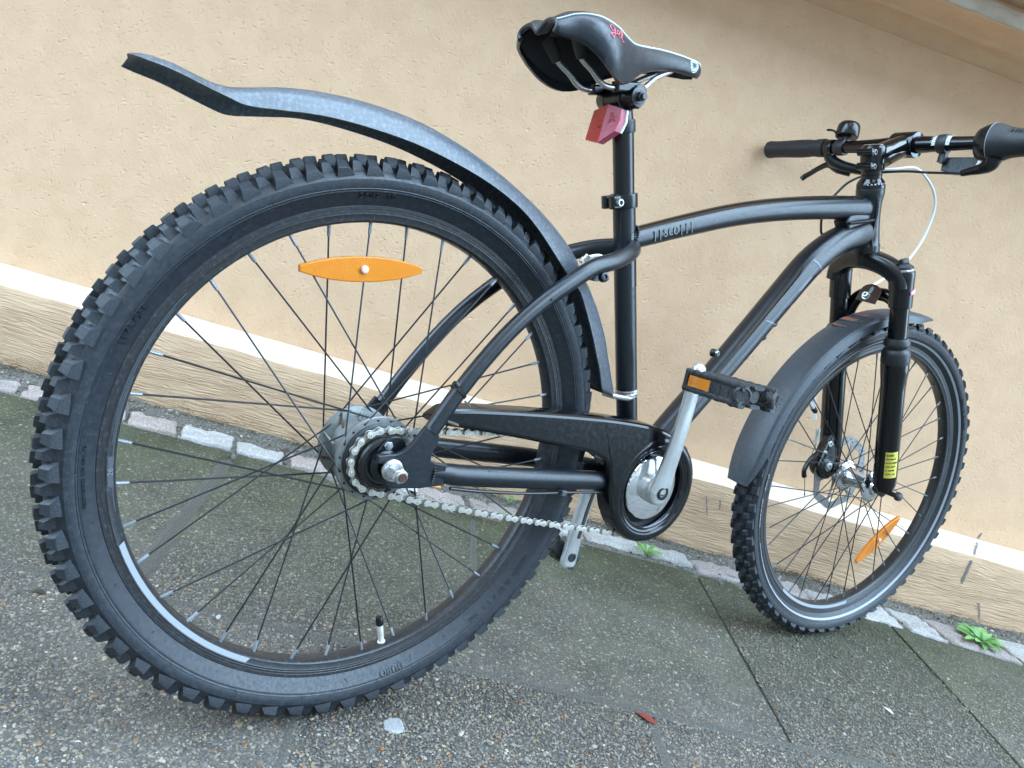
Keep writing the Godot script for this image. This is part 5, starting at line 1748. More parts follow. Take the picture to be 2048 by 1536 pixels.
func setting() -> void:
	# the wall
	var wall := thing("plastered_wall", "cream plastered building wall with pale ledge, rough plinth and a cornice above", "wall")
	var up := plaster_mat(lin(.74, .495, .315), lin(.775, .525, .34), 201)
	up.heightmap_texture = relief(1024, 1024, 3, "plaster")
	up.heightmap_scale = .26
	up.uv1_scale = Vector3(2.4, 2.4, 2.4)
	var low := plaster_mat(lin(.55, .375, .24), lin(.63, .435, .285), 207)
	low.heightmap_texture = relief(1024, 512, 6, "brush")
	low.heightmap_scale = .34
	low.uv1_scale = Vector3(1.5, 4.0, 1.5)
	var pale := plaster_mat(lin(.80, .655, .50), lin(.84, .70, .545), 211)
	pale.heightmap_texture = up.heightmap_texture
	pale.heightmap_scale = .07
	pale.uv1_scale = Vector3(1.1, 1.1, 1.1)
	var x0 := -4.0
	var x1 := 7.0
	var cx := (x0 + x1) / 2
	var f := MB.new()
	box(f, Vector3(x1 - x0, 1.02, .4), Transform3D(Basis(), Vector3(cx, .186 + .51, WZ - .2)))
	part("plaster_field", f, up, wall)
	# plinth and its sloping pale ledge, a little uneven along the arris
	var n := noise(31, 6.0, 3)
	var pl := []
	var le := []
	var K := 420
	for i in K + 1:
		var x := lerpf(-1.6, 3.2, float(i) / K)
		var w := n.get_noise_1d(x) * .0028 + n.get_noise_1d(x * 7.0) * .0012
		var w2 := n.get_noise_1d(x + 50.0) * .0022
		var yb := .1675 + w
		var yt := .1905 + w2 * .6
		pl.append(PackedVector3Array([Vector3(x, -.06, .002), Vector3(x, .004 + w2, .0015 + w2), Vector3(x, .05, w2), Vector3(x, .11, w * .6), Vector3(x, yb - .004, 0), Vector3(x, yb, -.0025 + w * .4)]))
		le.append(PackedVector3Array([Vector3(x, yb + .0004, -.0022 + w * .4), Vector3(x, yb + .0022, -.006), Vector3(x, yt, WZ + .004), Vector3(x, yt + .006, WZ + .0012)]))
	var pm := MB.new(); loft(pm, pl, false, false, false, false, 50.0)
	part("plinth", pm, low, wall)
	var lm := MB.new(); loft(lm, le, false, false, false, false, 50.0)
	part("ledge", lm, pale, wall)
	for e in [[x0, -1.6], [3.2, x1]]:
		var b := MB.new()
		box(b, Vector3(e[1] - e[0], .23, .3), Transform3D(Basis(), Vector3((e[0] + e[1]) / 2, .0535, -.15)))
		part("plinth", b, low, wall)
	var core := MB.new()
	box(core, Vector3(4.8, .24, .2), Transform3D(Basis(), Vector3(.8, .045, -.17)))
	part("plinth", core, low, wall)
	# cornice
	var cor := PackedVector2Array([Vector2(WZ - .3, 1.1975), Vector2(WZ + .001, 1.1935), Vector2(WZ + .006, 1.1955), Vector2(WZ + .020, 1.2060), Vector2(-.022, 1.2120), Vector2(.002, 1.2145), Vector2(.010, 1.2115), Vector2(.018, 1.2125), Vector2(.024, 1.2175), Vector2(.060, 1.2210), Vector2(.098, 1.2245)])
	var co := PackedVector2Array(cor)
	co.append_array(PackedVector2Array([Vector2(.1015, 1.2285), Vector2(.1025, 1.2490), Vector2(.0990, 1.2540), Vector2(.0900, 1.2550), Vector2(.0880, 1.2640), Vector2(.125, 1.2680), Vector2(.165, 1.2720), Vector2(.170, 1.2780), Vector2(.170, 1.33), Vector2(WZ - .3, 1.33)]))
	var cg := []
	for i in 61:
		var x := lerpf(x0, x1, i / 60.0) if i in [0, 60] else lerpf(-.6, 2.6, (i - 1) / 58.0)
		var ring := PackedVector3Array()
		for k in co.size():
			var q := co[k]
			var j := .0016 if k > 8 and k < 15 else .0006
			ring.append(Vector3(x, q.y + n.get_noise_2d(x * 1.5, k * 3.7) * j, q.x + n.get_noise_2d(x * 1.5 + 30.0, k * 3.7) * j))
		cg.append(ring)
	var cm := MB.new(); loft(cm, cg, true, false, true, true, 30.0)
	part("cornice", cm, up, wall)
	var lip := []
	for i in 161:
		var x := lerpf(.2, 2.6, i / 160.0)
		var w := absf(n.get_noise_1d(x * 9.0)) * .006
		lip.append(PackedVector3Array([Vector3(x, 1.2262 + w * .8, .1022 + n.get_noise_2d(x * 1.5 + 30.0, 40.7) * .0016), Vector3(x, 1.2295 + w, .1042), Vector3(x, 1.2490, .1048), Vector3(x, 1.2550, .1005)]))
	var lp := MB.new(); loft(lp, lip, false, false, false, false, 60.0)
	var weathered := plaster_mat(lin(.56, .47, .38), lin(.70, .61, .51), 223)
	weathered.heightmap_texture = up.heightmap_texture
	weathered.heightmap_scale = .2
	weathered.uv1_scale = Vector3(2, 2, 2)
	part("weathered_edge", lp, weathered, wall)
	var topw := MB.new()
	box(topw, Vector3(x1 - x0, 3.4, .4), Transform3D(Basis(), Vector3(cx, 3.03, WZ - .2)))
	part("plaster_field", topw, up, wall)
	# paint marks
	var ink := mat(lin(.20, .185, .20), .8)
	for q in [[Vector3(1.765, .158, .0012), Vector3(1.7706, .0927, .0012), .0042], [Vector3(1.838, .056, .0016), Vector3(1.862, .014, .0016), .0022], [Vector3(1.0656, .136, .0008), Vector3(1.0845, .088, .0008), .0014], [Vector3(1.1, .135, .0008), Vector3(1.108, .112, .0008), .0016], [Vector3(1.800, .1915, WZ + .012), Vector3(1.770, .1705, -.004), .0036], [Vector3(1.809, .215, WZ + .0006), Vector3(1.806, .198, WZ + .0006), .0030]]:
		var m := MB.new()
		var rng := RandomNumberGenerator.new(); rng.seed = int(q[0].x * 1000)
		var rings := []
		var sx: Vector3 = Vector3.RIGHT
		for i in 15:
			var p: Vector3 = q[0].lerp(q[1], i / 14.0) + Vector3(rng.randf_range(-.0012, .0012), 0, 0)
			var hw: float = q[2] * rng.randf_range(.55, 1.0) * (1.0 if i < 13 else .5)
			rings.append(PackedVector3Array([p - sx * hw, p - sx * hw + Vector3(0, 0, .0007), p + sx * hw + Vector3(0, 0, .0007), p + sx * hw]))
		loft(m, rings, true, false, true, true, 20.0)
		part("paint_mark", m, ink, wall)
	# unseen house added across the street to block low sky and darken reflections
	var hs := Node3D.new()
	hs.name = "added_opposite_building"
	hs.set_meta("kind", "structure")
	add_child(hs, true)
	var hm := MB.new()
	var hz := 10.0
	for st in 3:
		var y0 := st * 2.6
		box(hm, Vector3(44, 1.0, .4), Transform3D(Basis(), Vector3(0, y0 + .5, hz + .2)))
		for i in 15:
			box(hm, Vector3(1.6, 1.6, .4), Transform3D(Basis(), Vector3(-21.0 + i * 3.0, y0 + 1.8, hz + .2)))
	box(hm, Vector3(44, .5, .6), Transform3D(Basis(), Vector3(0, 8.05, hz + .1)))
	part("facade", hm, mat(lin(.22, .20, .175), .85), hs)
	var hg := MB.new()
	box(hg, Vector3(44, 7.8, .1), Transform3D(Basis(), Vector3(0, 3.9, hz + .3)))
	part("window_glass", hg, mat(lin(.02, .022, .025), .1), hs)
	ground()

func slab_pic() -> ImageTexture:
	# x -1.2..2.4, z .1..1.3 ; mortar with sand, greener and darker near the wall
	var w := 1440
	var h := 480
	var nf := noise(41, .02, 4)
	var nb := noise(43, .006, 3)
	var rng := RandomNumberGenerator.new(); rng.seed = 8
	var b := PackedByteArray(); b.resize(w * h * 3)
	for y in h:
		var z := .1 + 1.2 * y / h
		for x in w:
			var X := -1.2 + 3.6 * x / w
			var g := clampf(1.22 - (z + .14 * nb.get_noise_2d(x, y) - .22 * smoothstep(.9, -.2, X) * 0.0) * 1.75 + .35 * nf.get_noise_2d(x * .5, y * .5), 0.0, 1.0)
			var k := .80 + .30 * nf.get_noise_2d(x + 900.0, y) + rng.randf_range(-.22, .22)
			var c := Color(.098, .087, .073).lerp(Color(.070, .074, .042), g) * k
			var s := c.linear_to_srgb()
			var j := (y * w + x) * 3
			b[j] = int(clampf(s.r, 0, 1) * 255); b[j + 1] = int(clampf(s.g, 0, 1) * 255); b[j + 2] = int(clampf(s.b, 0, 1) * 255)
	return ImageTexture.create_from_image(Image.create_from_data(w, h, false, Image.FORMAT_RGB8, b))

func slab_mat(pic: ImageTexture) -> StandardMaterial3D:
	var m := mat(Color.WHITE, .78, 0, .4)
	m.albedo_texture = pic
	m.heightmap_enabled = true
	m.heightmap_texture = ntex(47, .12, 1024, [], 4)
	m.heightmap_scale = .12
	return m

func uv_ground(m: MB) -> MB:
	for i in m.v.size(): m.uv[i] = Vector2((m.v[i].x + 1.2) / 3.6, (m.v[i].z - .1) / 1.2)
	return m

func stone(rng: RandomNumberGenerator, a: Vector2, b: Vector2, c: Vector2, d: Vector2, top: float, tilt: float) -> MB:
	# irregular rounded stone over a quad on the ground (x, z)
	var n := noise(rng.randi() % 9999, 22.0, 3)
	var out := PackedVector2Array()
	for e in [[a, b], [b, c], [c, d], [d, a]]:
		for i in 7: out.append(e[0].lerp(e[1], i / 7.0))
	var cen := (a + b + c + d) / 4
	var rings := []
	for l in [[1.0, -.03], [1.0, -.006], [.985, .0], [.95, .7], [.86, .93], [.70, 1.0], [.5, 1.03], [.3, 1.02], [.1, 1.02]]:
		var ring := PackedVector3Array()
		for i in out.size():
			var p := cen.lerp(out[i], l[0])
			# round off the corners of the outline
			p = p.lerp(cen + (p - cen).normalized() * (p - cen).length() * .93, .6)
			p += Vector2(n.get_noise_2d(p.x, p.y), n.get_noise_2d(p.x + 40, p.y)) * .007
			var y: float = l[1] if l[1] < 0 else l[1] * (top + n.get_noise_2d(p.x * 1.6, p.y * 1.6 + 9.0) * .0075 + (p.y - cen.y) * tilt)
			ring.append(Vector3(p.x, y, p.y))
		rings.append(ring)
	var m := MB.new()
	loft(m, rings, true, false, false, true, 55.0)
	return m

func pebble_mesh(rng: RandomNumberGenerator) -> ArrayMesh:
	var s := SphereMesh.new()
	s.radius = 1.0; s.height = 2.0; s.radial_segments = 7; s.rings = 4
	var a := s.get_mesh_arrays()
	var v: PackedVector3Array = a[Mesh.ARRAY_VERTEX]
	var n := noise(rng.randi() % 9999, .9, 2)
	for i in v.size():
		v[i] *= 1.0 + .35 * n.get_noise_3dv(v[i])
	a[Mesh.ARRAY_VERTEX] = v
	var m := ArrayMesh.new()
	m.add_surface_from_arrays(Mesh.PRIMITIVE_TRIANGLES, a)
	return m

func scatter(called: String, parent: Node, mesh: Mesh, list: Array, cols: Array, rough: float) -> MultiMeshInstance3D:
	var mm := MultiMesh.new()
	mm.transform_format = MultiMesh.TRANSFORM_3D
	mm.use_colors = true
	mm.mesh = mesh
	mm.instance_count = list.size()
	for i in list.size():
		mm.set_instance_transform(i, list[i])
		mm.set_instance_color(i, cols[i])
	var o := MultiMeshInstance3D.new()
	o.multimesh = mm
	o.name = numbered(parent, called)
	var m := mat(Color.WHITE, rough)
	m.vertex_color_use_as_albedo = true
	o.material_override = m
	o.set_meta("kind", "stuff")
	parent.add_child(o, true)
	return o

func ground() -> void:
	var rng := RandomNumberGenerator.new(); rng.seed = 21
	var g := Node3D.new()
	g.name = "pavement"
	g.set_meta("kind", "structure")
	add_child(g, true)
	var pic := slab_pic()
	var sm := slab_mat(pic)
	var base := MB.new()
	box(base, Vector3(120, .2, 60), Transform3D(Basis(), Vector3(0, -.1036, 29.8)))
	var joint := mat(lin(.085, .08, .066), .9)
	joint.heightmap_enabled = true
	joint.heightmap_texture = ntex(53, .1, 512, [], 4)
	joint.heightmap_scale = .3
	tri_map(joint, 12.0)
	var road := MeshInstance3D.new()
	road.name = "ground"
	road.set_meta("kind", "structure")
	road.mesh = base.mesh()
	road.material_override = joint
	add_child(road, true)
	# paving slabs: two rows in view, more behind the camera
	var rows := [[.132, .6495, [-2.47, -1.97, -1.47, -.97, -.472, .0304, .5346, 1.0494, 1.531, 2.035, 2.54, 3.05, 3.55]], [.6560, 1.160, [-2.19, -1.69, -1.19, -.69, -.19, .305, .8115, 1.3165, 1.82, 2.32, 2.82]], [1.166, 1.67, [-2.47, -1.97, -1.47, -.97, -.472, .0304, .5346, 1.0494, 1.531, 2.035, 2.54]], [1.676, 2.18, [-2.19, -1.69, -1.19, -.69, -.19, .305, .8115, 1.3165, 1.82, 2.32, 2.82]]]
	for r in rows:
		for i in r[2].size() - 1:
			var gap0: float = .0095 if absf(r[2][i] - .0304) < .01 and r[0] < .2 else .0032
			var gap1: float = .0032
			var xa: float = r[2][i] + gap0
			var xb: float = r[2][i + 1] - gap1
			var m := MB.new()
			extr(m, PackedVector2Array([Vector2(xa, -r[1]), Vector2(xb, -r[1]), Vector2(xb, -r[0]), Vector2(xa, -r[0])]), -.05, rng.randf_range(-.0008, .0008), .0022, Transform3D(Basis(Vector3(1, 0, 0), -PI / 2), Vector3.ZERO), 30.0, false)
			part("paving_slab", uv_ground(m), sm, g)
	# smeared mortar over some joints
	var mort := worn(lin(.085, .08, .068), lin(.15, .14, .12), .8, .9, 22.0, 241, .3, .7, .25)
	for q in [[Vector2(.0304, .17), Vector2(.0304, .66), .013, .016], [Vector2(.5346, .15), Vector2(.5346, .652), .0065, .010], [Vector2(-.9, .6530), Vector2(1.42, .6530), .0075, .011], [Vector2(.806, .66), Vector2(.809, 1.15), .0050, .013], [Vector2(.305, .655), Vector2(.305, 1.15), .0055, .008], [Vector2(-.19, .655), Vector2(-.19, 1.15), .0055, .008], [Vector2(-.472, .14), Vector2(-.472, .652), .006, .008]]:
		var rings := []
		for i in 41:
			var t := i / 40.0
			var p: Vector2 = q[0].lerp(q[1], t)
			var d: Vector2 = (q[1] - q[0]).normalized().orthogonal()
			var wob: float = .75 + .45 * absf(sin(i * .83 + q[2] * 900.0) * sin(i * .31 + 1.0))
			var wa: float = q[2] * wob
			var wb: float = q[3] * (1.3 - wob * .5)
			if i == 0 or i == 40: wa *= .2; wb *= .2
			var ring := PackedVector3Array()
			for k in 5:
				var u := lerpf(-wa, wb, k / 4.0)
				ring.append(Vector3(p.x + d.x * u, [.0004, .0014, .0016, .0014, .0004][k] + .0004 * sin(i * 1.7 + k), p.y + d.y * u))
			rings.append(ring)
		var m := MB.new(); loft(m, rings, false, false, false, false, 60.0)
		part("joint_mortar", m, mort, g)
	# mortar bed between the edging and the wall
	var bn := noise(61, 14.0, 4)
	var bed := []
	for i in 321:
		var x := lerpf(-1.6, 2.6, i / 320.0)
		var ring := PackedVector3Array()
		for k in 13:
			var z := lerpf(-.004, .150, k / 12.0)
			ring.append(Vector3(x, -.0015 + .0065 * bn.get_noise_2d(x, z) + .004 * exp(-z * 60.0), z))
		bed.append(ring)
	var bm := MB.new(); loft(bm, bed, false, false, false, false, 60.0)
	part("mortar_bed", bm, worn(lin(.11, .105, .09), lin(.22, .21, .19), .85, .92, 10.0, 251, .35, .65, .25), g)
	# the row of small granite stones along it
	var ends := [-.82, -.66, -.545, -.40, -.285, -.198, -.092, .0225, .131, .262, .40, .525, .655, .79, .936, 1.052, 1.18, 1.34, 1.455, 1.563, 1.665, 1.852, 2.02, 2.2]
	var granite := []
	for i in 5:
		var cA := [lin(.36, .29, .26), lin(.38, .36, .34), lin(.32, .27, .25), lin(.42, .40, .38), lin(.38, .32, .29)]
		var cB := [lin(.56, .47, .43), lin(.60, .58, .56), lin(.50, .44, .42), lin(.62, .61, .59), lin(.53, .48, .46)]
		granite.append(worn(cA[i], cB[i], .7, .85, 18.0, 261 + i * 3, .3, .68, .22))
	for i in ends.size() - 1:
		var xa: float = ends[i] + .0028
		var xb: float = ends[i + 1] - .0028
		var wide := smoothstep(1.35, 1.75, (xa + xb) / 2)
		var sk := .012 + .018 * wide
		var zi0 := .072 - .010 * wide + rng.randf_range(-.006, .006)
		var zo := .127 + .028 * wide
		if xa > .5 and xa < .95: zi0 -= .012; zo -= .016
		var m := stone(rng, Vector2(xa - sk * .5, zi0), Vector2(xb - sk * .5 + rng.randf_range(-.004, .004), zi0 + rng.randf_range(-.008, .006)), Vector2(xb + sk * .5, zo + .018 * wide), Vector2(xa + sk * .5, zo), rng.randf_range(.0050, .0085), rng.randf_range(-.04, .02))
		part("edging_stone", m, granite[rng.randi() % 5], g)
	# stones of the aggregate, standing out of the slabs
	var pal := [Color(.34, .29, .23), Color(.25, .215, .18), Color(.155, .145, .135), Color(.41, .34, .26), Color(.105, .10, .10), Color(.48, .42, .33), Color(.19, .17, .135), Color(.30, .265, .22), Color(.37, .25, .13), Color(.45, .19, .055), Color(.70, .63, .53), Color(.36, .15, .09), Color(.17, .17, .175), Color(.54, .44, .29)]
	var wgt := [10, 12, 9, 9, 7, 6, 10, 9, 4, 1.0, 1.6, 1.0, 5, 2.5]
	var tw := 0.0
	for q in wgt: tw += q
	var nb := noise(43, .006, 3)
	var nd := noise(87, 3.0, 3)
	var lists := [[], [], []]
	var cols := [[], [], []]
	var tries := 520000
	for i in tries:
		var z := .138 + pow(rng.randf(), .85) * 1.05
		var x := rng.randf_range(-.75, 2.25)
		# leave out what lies outside the view
		if x < -.55 + .30 * z - .1 or z > 1.06 - .25 * x + .12: continue
		if absf(z - .6528) < .0035: continue
		var row: Array = rows[0][2] if z < .6528 else rows[1][2]
		var skip := false
		for q in row:
			if absf(x - q) < .0035: skip = true
		if z < .6528 and absf(x - .040) < .012: continue
		if skip: continue
		var alg := clampf(1.22 - (z + .12 * nd.get_noise_2d(x, z)) * 1.75, 0.0, 1.0)
		if rng.randf() < alg * .62: continue
		var r := .00100 * exp(rng.randfn(0.0, .40))
		r = clampf(r, .0005, .0036)
		var pick := rng.randf() * tw
		var ci := 0
		while pick > wgt[ci]:
			pick -= wgt[ci]
			ci += 1
		var c: Color = pal[ci] * rng.randf_range(.30, .56)
		if alg > 0.0: c = c.lerp(Color(.085, .09, .048), alg * rng.randf_range(.25, .85))
		c.a = 1.0
		var b := Basis.from_euler(Vector3(rng.randf_range(-.3, .3), rng.randf() * TAU, rng.randf_range(-.3, .3))).scaled_local(Vector3(r * rng.randf_range(.9, 1.7), r * .62, r))
		var k := rng.randi() % 3
		lists[k].append(Transform3D(b, Vector3(x, r * rng.randf_range(-.15, .28), z)))
		cols[k].append(c)
	for k in 3: scatter("exposed_pebbles", g, pebble_mesh(rng), lists[k], cols[k], .55)
	# grit on the mortar bed
	var gl := []
	var gc := []
	for i in 9000:
		var x := rng.randf_range(-.9, 2.1)
		var z := pow(rng.randf(), 1.4) * .13
		var r := .0009 * exp(rng.randfn(0.0, .5))
		gl.append(Transform3D(Basis.from_euler(Vector3(rng.randf(), rng.randf() * TAU, 0)).scaled_local(Vector3(r * 1.3, r * .8, r)), Vector3(x, r * .4 - .0005 + .0065 * bn.get_noise_2d(x, z), z)))
		var c: Color = pal[rng.randi() % 8] * rng.randf_range(.5, 1.1)
		c.a = 1
		gc.append(c)
	scatter("grit", g, pebble_mesh(rng), gl, gc, .8)
	# dark moss and dirt in the corner under the wall
	var ml := []
	var mc := []
	var mn := noise(71, 5.0, 3)
	var blade := MB.new()
	tube(blade, spline([Vector3(0, 0, 0), Vector3(.1, .5, 0), Vector3(.45, 1.0, .1)], 2), [.09, .03], [.04], 4)
	for i in 30000:
		var x := rng.randf_range(-.8, 2.1)
		var dens := mn.get_noise_1d(x) * .5 + .55
		if rng.randf() > dens: continue
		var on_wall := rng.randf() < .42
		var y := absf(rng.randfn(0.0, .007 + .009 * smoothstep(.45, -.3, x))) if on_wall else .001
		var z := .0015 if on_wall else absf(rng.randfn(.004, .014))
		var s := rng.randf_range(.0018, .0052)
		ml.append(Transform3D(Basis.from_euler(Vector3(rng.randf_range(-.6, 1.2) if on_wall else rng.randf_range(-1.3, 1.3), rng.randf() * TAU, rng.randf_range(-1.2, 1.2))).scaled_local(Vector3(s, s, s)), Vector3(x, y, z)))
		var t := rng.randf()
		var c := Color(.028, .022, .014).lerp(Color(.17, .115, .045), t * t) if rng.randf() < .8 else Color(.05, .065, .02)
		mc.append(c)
	var moss := scatter("moss", self, blade.mesh(), ml, mc, .95)
	moss.set_meta("label", "dark brown moss and dirt along the foot of the wall")
	moss.set_meta("category", "moss")
	# green in the slab joints
	var jl := []
	var jc := []
	for i in 3600:
		var p: Vector2
		if i % 3 == 0: p = Vector2(1.0494 + rng.randfn(0, .003), rng.randf_range(.14, .5))
		elif i % 3 == 1: p = Vector2(1.531 + rng.randfn(0, .003), rng.randf_range(.15, .66))
		else: p = Vector2(rng.randf_range(-.5, 1.9), .135 + rng.randfn(.0, .006))
		var s := rng.randf_range(.0012, .0034)
		jl.append(Transform3D(Basis.from_euler(Vector3(rng.randf_range(-.9, .9), rng.randf() * TAU, rng.randf_range(-.9, .9))).scaled_local(Vector3(s, s, s)), Vector3(p.x, -.002, p.y)))
		jc.append(Color(.03, .04, .012).lerp(Color(.09, .13, .03), rng.randf()))
	var jm := scatter("joint_moss", self, blade.mesh(), jl, jc, .95)
	jm.set_meta("label", "green moss growing in the joints between the paving slabs")
	jm.set_meta("category", "moss")
	litter()

func leaf_mesh(L: float, W: float, curl: float, lobes: float, rng: RandomNumberGenerator) -> MB:
	# leaf along +x from the origin, domed, with a midrib crease and toothed margin
	var rings := []
	for i in 11:
		var t := i / 10.0
		var w := W * (pow(sin(PI * pow(t, 1.15) * .92 + .12), .8)) * (.28 + .72 * smoothstep(.05, .55, t)) * (1.0 + lobes * sin(t * 22.0))
		if i == 10: w = W * .06
		var y := curl * (t - t * t * 1.35) * L
		var ring := PackedVector3Array()
		for k in 7:
			var u := -1.0 + k / 3.0
			ring.append(Vector3(t * L, y + absf(u) * w * .28 - (u * u) * w * .12 + rng.randf_range(-1, 1) * W * .02, u * w))
		rings.append(ring)
	var m := MB.new()
	loft(m, rings, false, false, false, false, 70.0)
	return m

func weed(at: Vector3, count: int, L: float, label: String, sd: int, flat: float) -> void:
	var rng := RandomNumberGenerator.new(); rng.seed = sd
	var t := thing("weed", label, "plant", Transform3D(Basis(), at), "weeds in the joint below the wall")
	var greens := []
	for i in 3:
		var m := worn([lin(.13, .30, .07), lin(.18, .38, .12), lin(.10, .24, .05)][i], [lin(.24, .46, .17), lin(.28, .50, .21), lin(.18, .36, .10)][i], .4, .55, 40.0, 301 + i * 3, .3, .7)
		m.backlight_enabled = true
		m.backlight = lin(.2, .35, .06)
		greens.append(m)
	for i in count:
		var f := float(i) / count
		var a := i * 2.39996 + rng.randf_range(-.25, .25)
		var l := L * lerpf(1.0, .42, f * f) * rng.randf_range(.8, 1.12)
		var el := lerpf(flat, .95, f * f) + rng.randf_range(-.08, .12)
		var b := Basis(Vector3.UP, a) * Basis(Vector3(0, 0, 1), el) * Basis(Vector3(1, 0, 0), rng.randf_range(-.35, .35))
		part("leaf", leaf_mesh(l, l * .15, .32, .10, rng), greens[rng.randi() % 3], t, Transform3D(b, Vector3(cos(a) * .002, .002, -sin(a) * .002)))
	var c := MB.new()
	lathe(c, [Vector2(.0028, -.004), Vector2(.0032, .001), Vector2(.0015, .004), Vector2(0, .0045)], along(Vector3.ZERO, Vector3.UP), 8)
	part("root_crown", c, greens[2], t)

func blob(r: float, h: float, sd: int, rough := .18, kx := 1.0) -> MB:
	var n := noise(sd, 60.0, 3)
	var rings := []
	for l in [[1.0, 0.0], [.97, .6], [.88, .95], [.6, 1.0], [.3, 1.05], [.05, 1.0]]:
		var ring := PackedVector3Array()
		for k in 28:
			var d := Vector2.from_angle(TAU * k / 28.0)
			var q: float = r * l[0] * (1.0 + rough * n.get_noise_2d(d.x * .02, d.y * .02) * 2.0)
			ring.append(Vector3(d.x * q * kx, h * (l[1] + (.35 * n.get_noise_2d(d.x * q * 4.0, d.y * q * 4.0) if l[1] > 0 else 0.0)), d.y * q))
		rings.append(ring)
	var m := MB.new()
	loft(m, rings, true, false, false, true, 60.0)
	return m

func litter() -> void:
	weed(Vector3(1.779, .004, .116), 26, .062, "largest weed, a flat green rosette at the wall's foot right of the front wheel", 5, .22)
	weed(Vector3(.934, .004, .108), 11, .036, "small green weed just below the round chain cover", 8, .45)
	weed(Vector3(.613, .004, .118), 8, .024, "tiny green weed seen between the chain and the rear tyre", 11, .5)
	weed(Vector3(.618, .006, .030), 7, .022, "tiny green weed close to the wall, above the chain's lower run", 14, .5)
	# chewing gum
	var gm := worn(lin(.42, .42, .42), lin(.60, .60, .60), .7, .85, 30.0, 331, .3, .7, .3)
	var o := part("chewing_gum", blob(.0135, .0022, 3, .1), gm, self, Transform3D(Basis(), Vector3(.427, .0006, .793)))
	tag(o, "round whitish trodden chewing gum on the pavement below the rear tyre", "chewing gum")
	# leaves
	var rng := RandomNumberGenerator.new(); rng.seed = 6
	var rl := worn(lin(.13, .022, .018), lin(.20, .045, .03), .35, .5, 40.0, 341, .3, .7)
	var lf := part("fallen_leaf", leaf_mesh(.039, .0075, .16, .12, rng), rl, self, Transform3D(Basis(Vector3.UP, -.48), Vector3(.782, .0022, .6575)))
	tag(lf, "wet dark red fallen leaf lying across a slab joint in front", "leaf", "fallen leaves")
	var pl := worn(lin(.42, .42, .33), lin(.55, .55, .46), .5, .65, 40.0, 351, .3, .7)
	var l2 := part("fallen_leaf", leaf_mesh(.022, .0048, .12, .04, rng), pl, self, Transform3D(Basis(Vector3.UP, -.9), Vector3(1.306, .0022, .481)))
	tag(l2, "small pale greenish leaf on the slabs at lower right", "leaf", "fallen leaves")
	var br := mat(lin(.035, .028, .022), .6)
	var l3 := part("fallen_leaf", leaf_mesh(.020, .005, .5, .2, rng), br, self, Transform3D(Basis(Vector3.UP, .3), Vector3(-.067, .0022, .698)))
	tag(l3, "crumpled blackish leaf on the pavement left of the rear tyre", "leaf", "fallen leaves")
	# cigarette end on the edging
	var a := Vector3(.4215, .0125, .0680)
	var b := Vector3(.4585, .0120, .0625)
	var cig := thing("cigarette_butt", "orange tipped cigarette end lying on the mortar below the wall", "cigarette butt", along(a, b - a))
	var L := a.distance_to(b)
	var c1 := MB.new()
	lathe(c1, [Vector2(.0035, 0), Vector2(.0038, .001), Vector2(.0037, L * .36)], Transform3D(), 16)
	part("paper", c1, worn(lin(.55, .53, .5), lin(.7, .69, .66), .7, .8, 60.0, 361, .3, .7), cig)
	var c2 := MB.new()
	lathe(c2, [Vector2(.0039, L * .36), Vector2(.0039, L * .985), Vector2(.0033, L)], Transform3D(), 16)
	part("filter_tip", c2, worn(lin(.62, .26, .07), lin(.74, .36, .12), .6, .7, 60.0, 371, .3, .7), cig)
	var c3 := MB.new()
	lathe(c3, [Vector2(0, -.0006), Vector2(.0030, -.0004), Vector2(.0036, .0012)], Transform3D(), 12)
	part("ash", c3, mat(lin(.03, .03, .03), .95), cig)
	# crumpled foil under the hub
	var fo := part("paper_scrap", blob(.0165, .006, 9, .5, 1.5), mat(lin(.6, .61, .63), .4), self, Transform3D(Basis(Vector3.UP, -.3), Vector3(.384, .006, .083)))
	tag(fo, "small crumpled white scrap on the edging stones behind the rear axle", "litter")
	# dry straws
	var st := MB.new()
	for i in 46:
		var p := Vector3(rng.randf_range(.36, .60), .007, rng.randf_range(.115, .160))
		var q := p + Vector3(rng.randf_range(-.05, .05), rng.randf_range(-.002, .010), rng.randf_range(-.014, .014))
		tube(st, spline([p, p.lerp(q, .5) + Vector3(0, rng.randf_range(.001, .007), rng.randf_range(-.006, .006)), q], 4), [.00055, .0003], [], 5)
	tube(st, spline([Vector3(.515, .008, .135), Vector3(.545, .012, .140), Vector3(.558, .009, .165), Vector3(.552, .003, .195)], 5), [.0006], [], 5)
	var so := part("dry_grass", st, mat(lin(.20, .12, .06), .8), self)
	tag(so, "tangle of dry brown grass stems along the edging stones", "dry grass")
	so.set_meta("kind", "stuff")
	# a dry flower stalk against the plinth
	var dl := MB.new()
	tube(dl, spline([Vector3(.985, .004, .012), Vector3(.990, .03, .010), Vector3(.986, .052, .008)], 4), [.0006, .0003], [], 5)
	tube(dl, spline([Vector3(.998, .004, .012), Vector3(.994, .02, .011), Vector3(1.0, .036, .010)], 4), [.0006, .0003], [], 5)
	tag(part("dry_stalk", dl, mat(lin(.25, .17, .08), .8), self), "thin dry stalks rising against the plinth below the chain cover", "dry stalk")

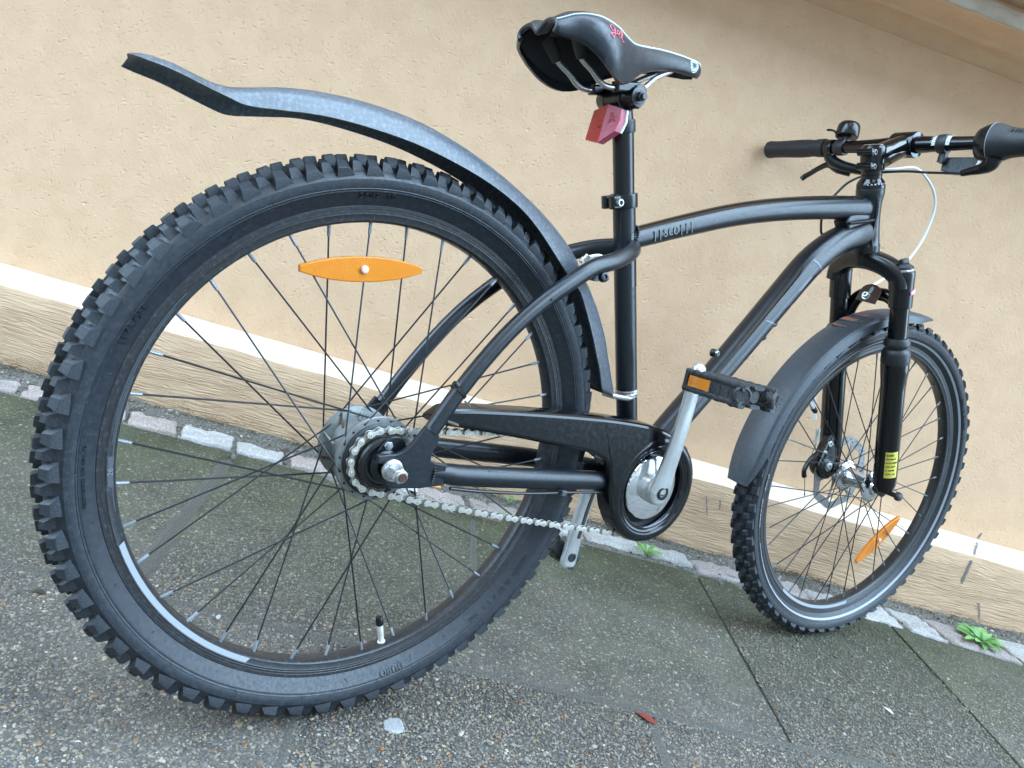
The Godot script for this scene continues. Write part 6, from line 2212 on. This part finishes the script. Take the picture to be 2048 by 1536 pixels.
# ------------------------------------------------------------------ scene
func _ready() -> void:
	var cam := Camera3D.new()
	cam.name = "camera"
	cam.fov = 53.812
	cam.near = .05
	cam.far = 300.0
	var right := Vector3(.952288, .299878, .05675)
	var down := Vector3(.273583, -.921165, .27678)
	var fwd := Vector3(.135276, -.248049, -.959256)
	cam.transform = Transform3D(Basis(right, -down, -fwd).orthonormalized(), Vector3(.32182, .67884, 1.59770))
	add_child(cam)
	cam.current = true
	var env := Environment.new()
	env.background_mode = Environment.BG_SKY
	var sky := Sky.new()
	var sm := ProceduralSkyMaterial.new()
	sm.sky_top_color = Color(.775, .895, 1.0)
	sm.sky_horizon_color = Color(.57, .665, .745)
	sm.sky_curve = .25
	sm.sky_energy_multiplier = 3.1
	sm.ground_bottom_color = Color(.30, .29, .27)
	sm.ground_horizon_color = Color(.42, .42, .42)
	sky.sky_material = sm
	env.sky = sky
	env.tonemap_mode = Environment.TONE_MAPPER_LINEAR
	env.tonemap_exposure = 1.0
	env.sdfgi_enabled = true
	env.ssao_enabled = true
	env.ssil_enabled = true
	var we := WorldEnvironment.new()
	we.name = "world_environment"
	we.environment = env
	add_child(we)
	var sun := DirectionalLight3D.new()
	sun.name = "overcast_sun"
	sun.light_energy = .16
	sun.light_color = Color(1.0, .985, .96)
	sun.light_angular_distance = 28.0
	sun.shadow_enabled = true
	sun.transform = Transform3D(Basis(), Vector3.ZERO).looking_at(Vector3(.30, -1.0, -.62))
	add_child(sun)
	make_materials()
	setting()
	var bike := thing("bicycle", "black mountain bicycle with mudguards leaning its handlebar on the wall", "bicycle", Transform3D(Basis(Vector3(.871547, 0, -.490313), Vector3(-.074946, .988249, -.133218), Vector3(.484551, .152853, .861305)), Vector3(.29908, .33361, .75314)))
	var FT := Transform3D(Basis(Vector3(.99664, -.01252, .08097), Vector3(.01032, .99957, .02757), Vector3(-.08128, -.02665, .99633)), Vector3(1.08571, -.00408, .00471))
	frame(bike)
	rear_wheel(bike)
	front_wheel(bike, FT)
	fork(bike, FT)
	cockpit(bike)
	saddle(bike)
	drive(bike)
	guards_and_bits(bike)
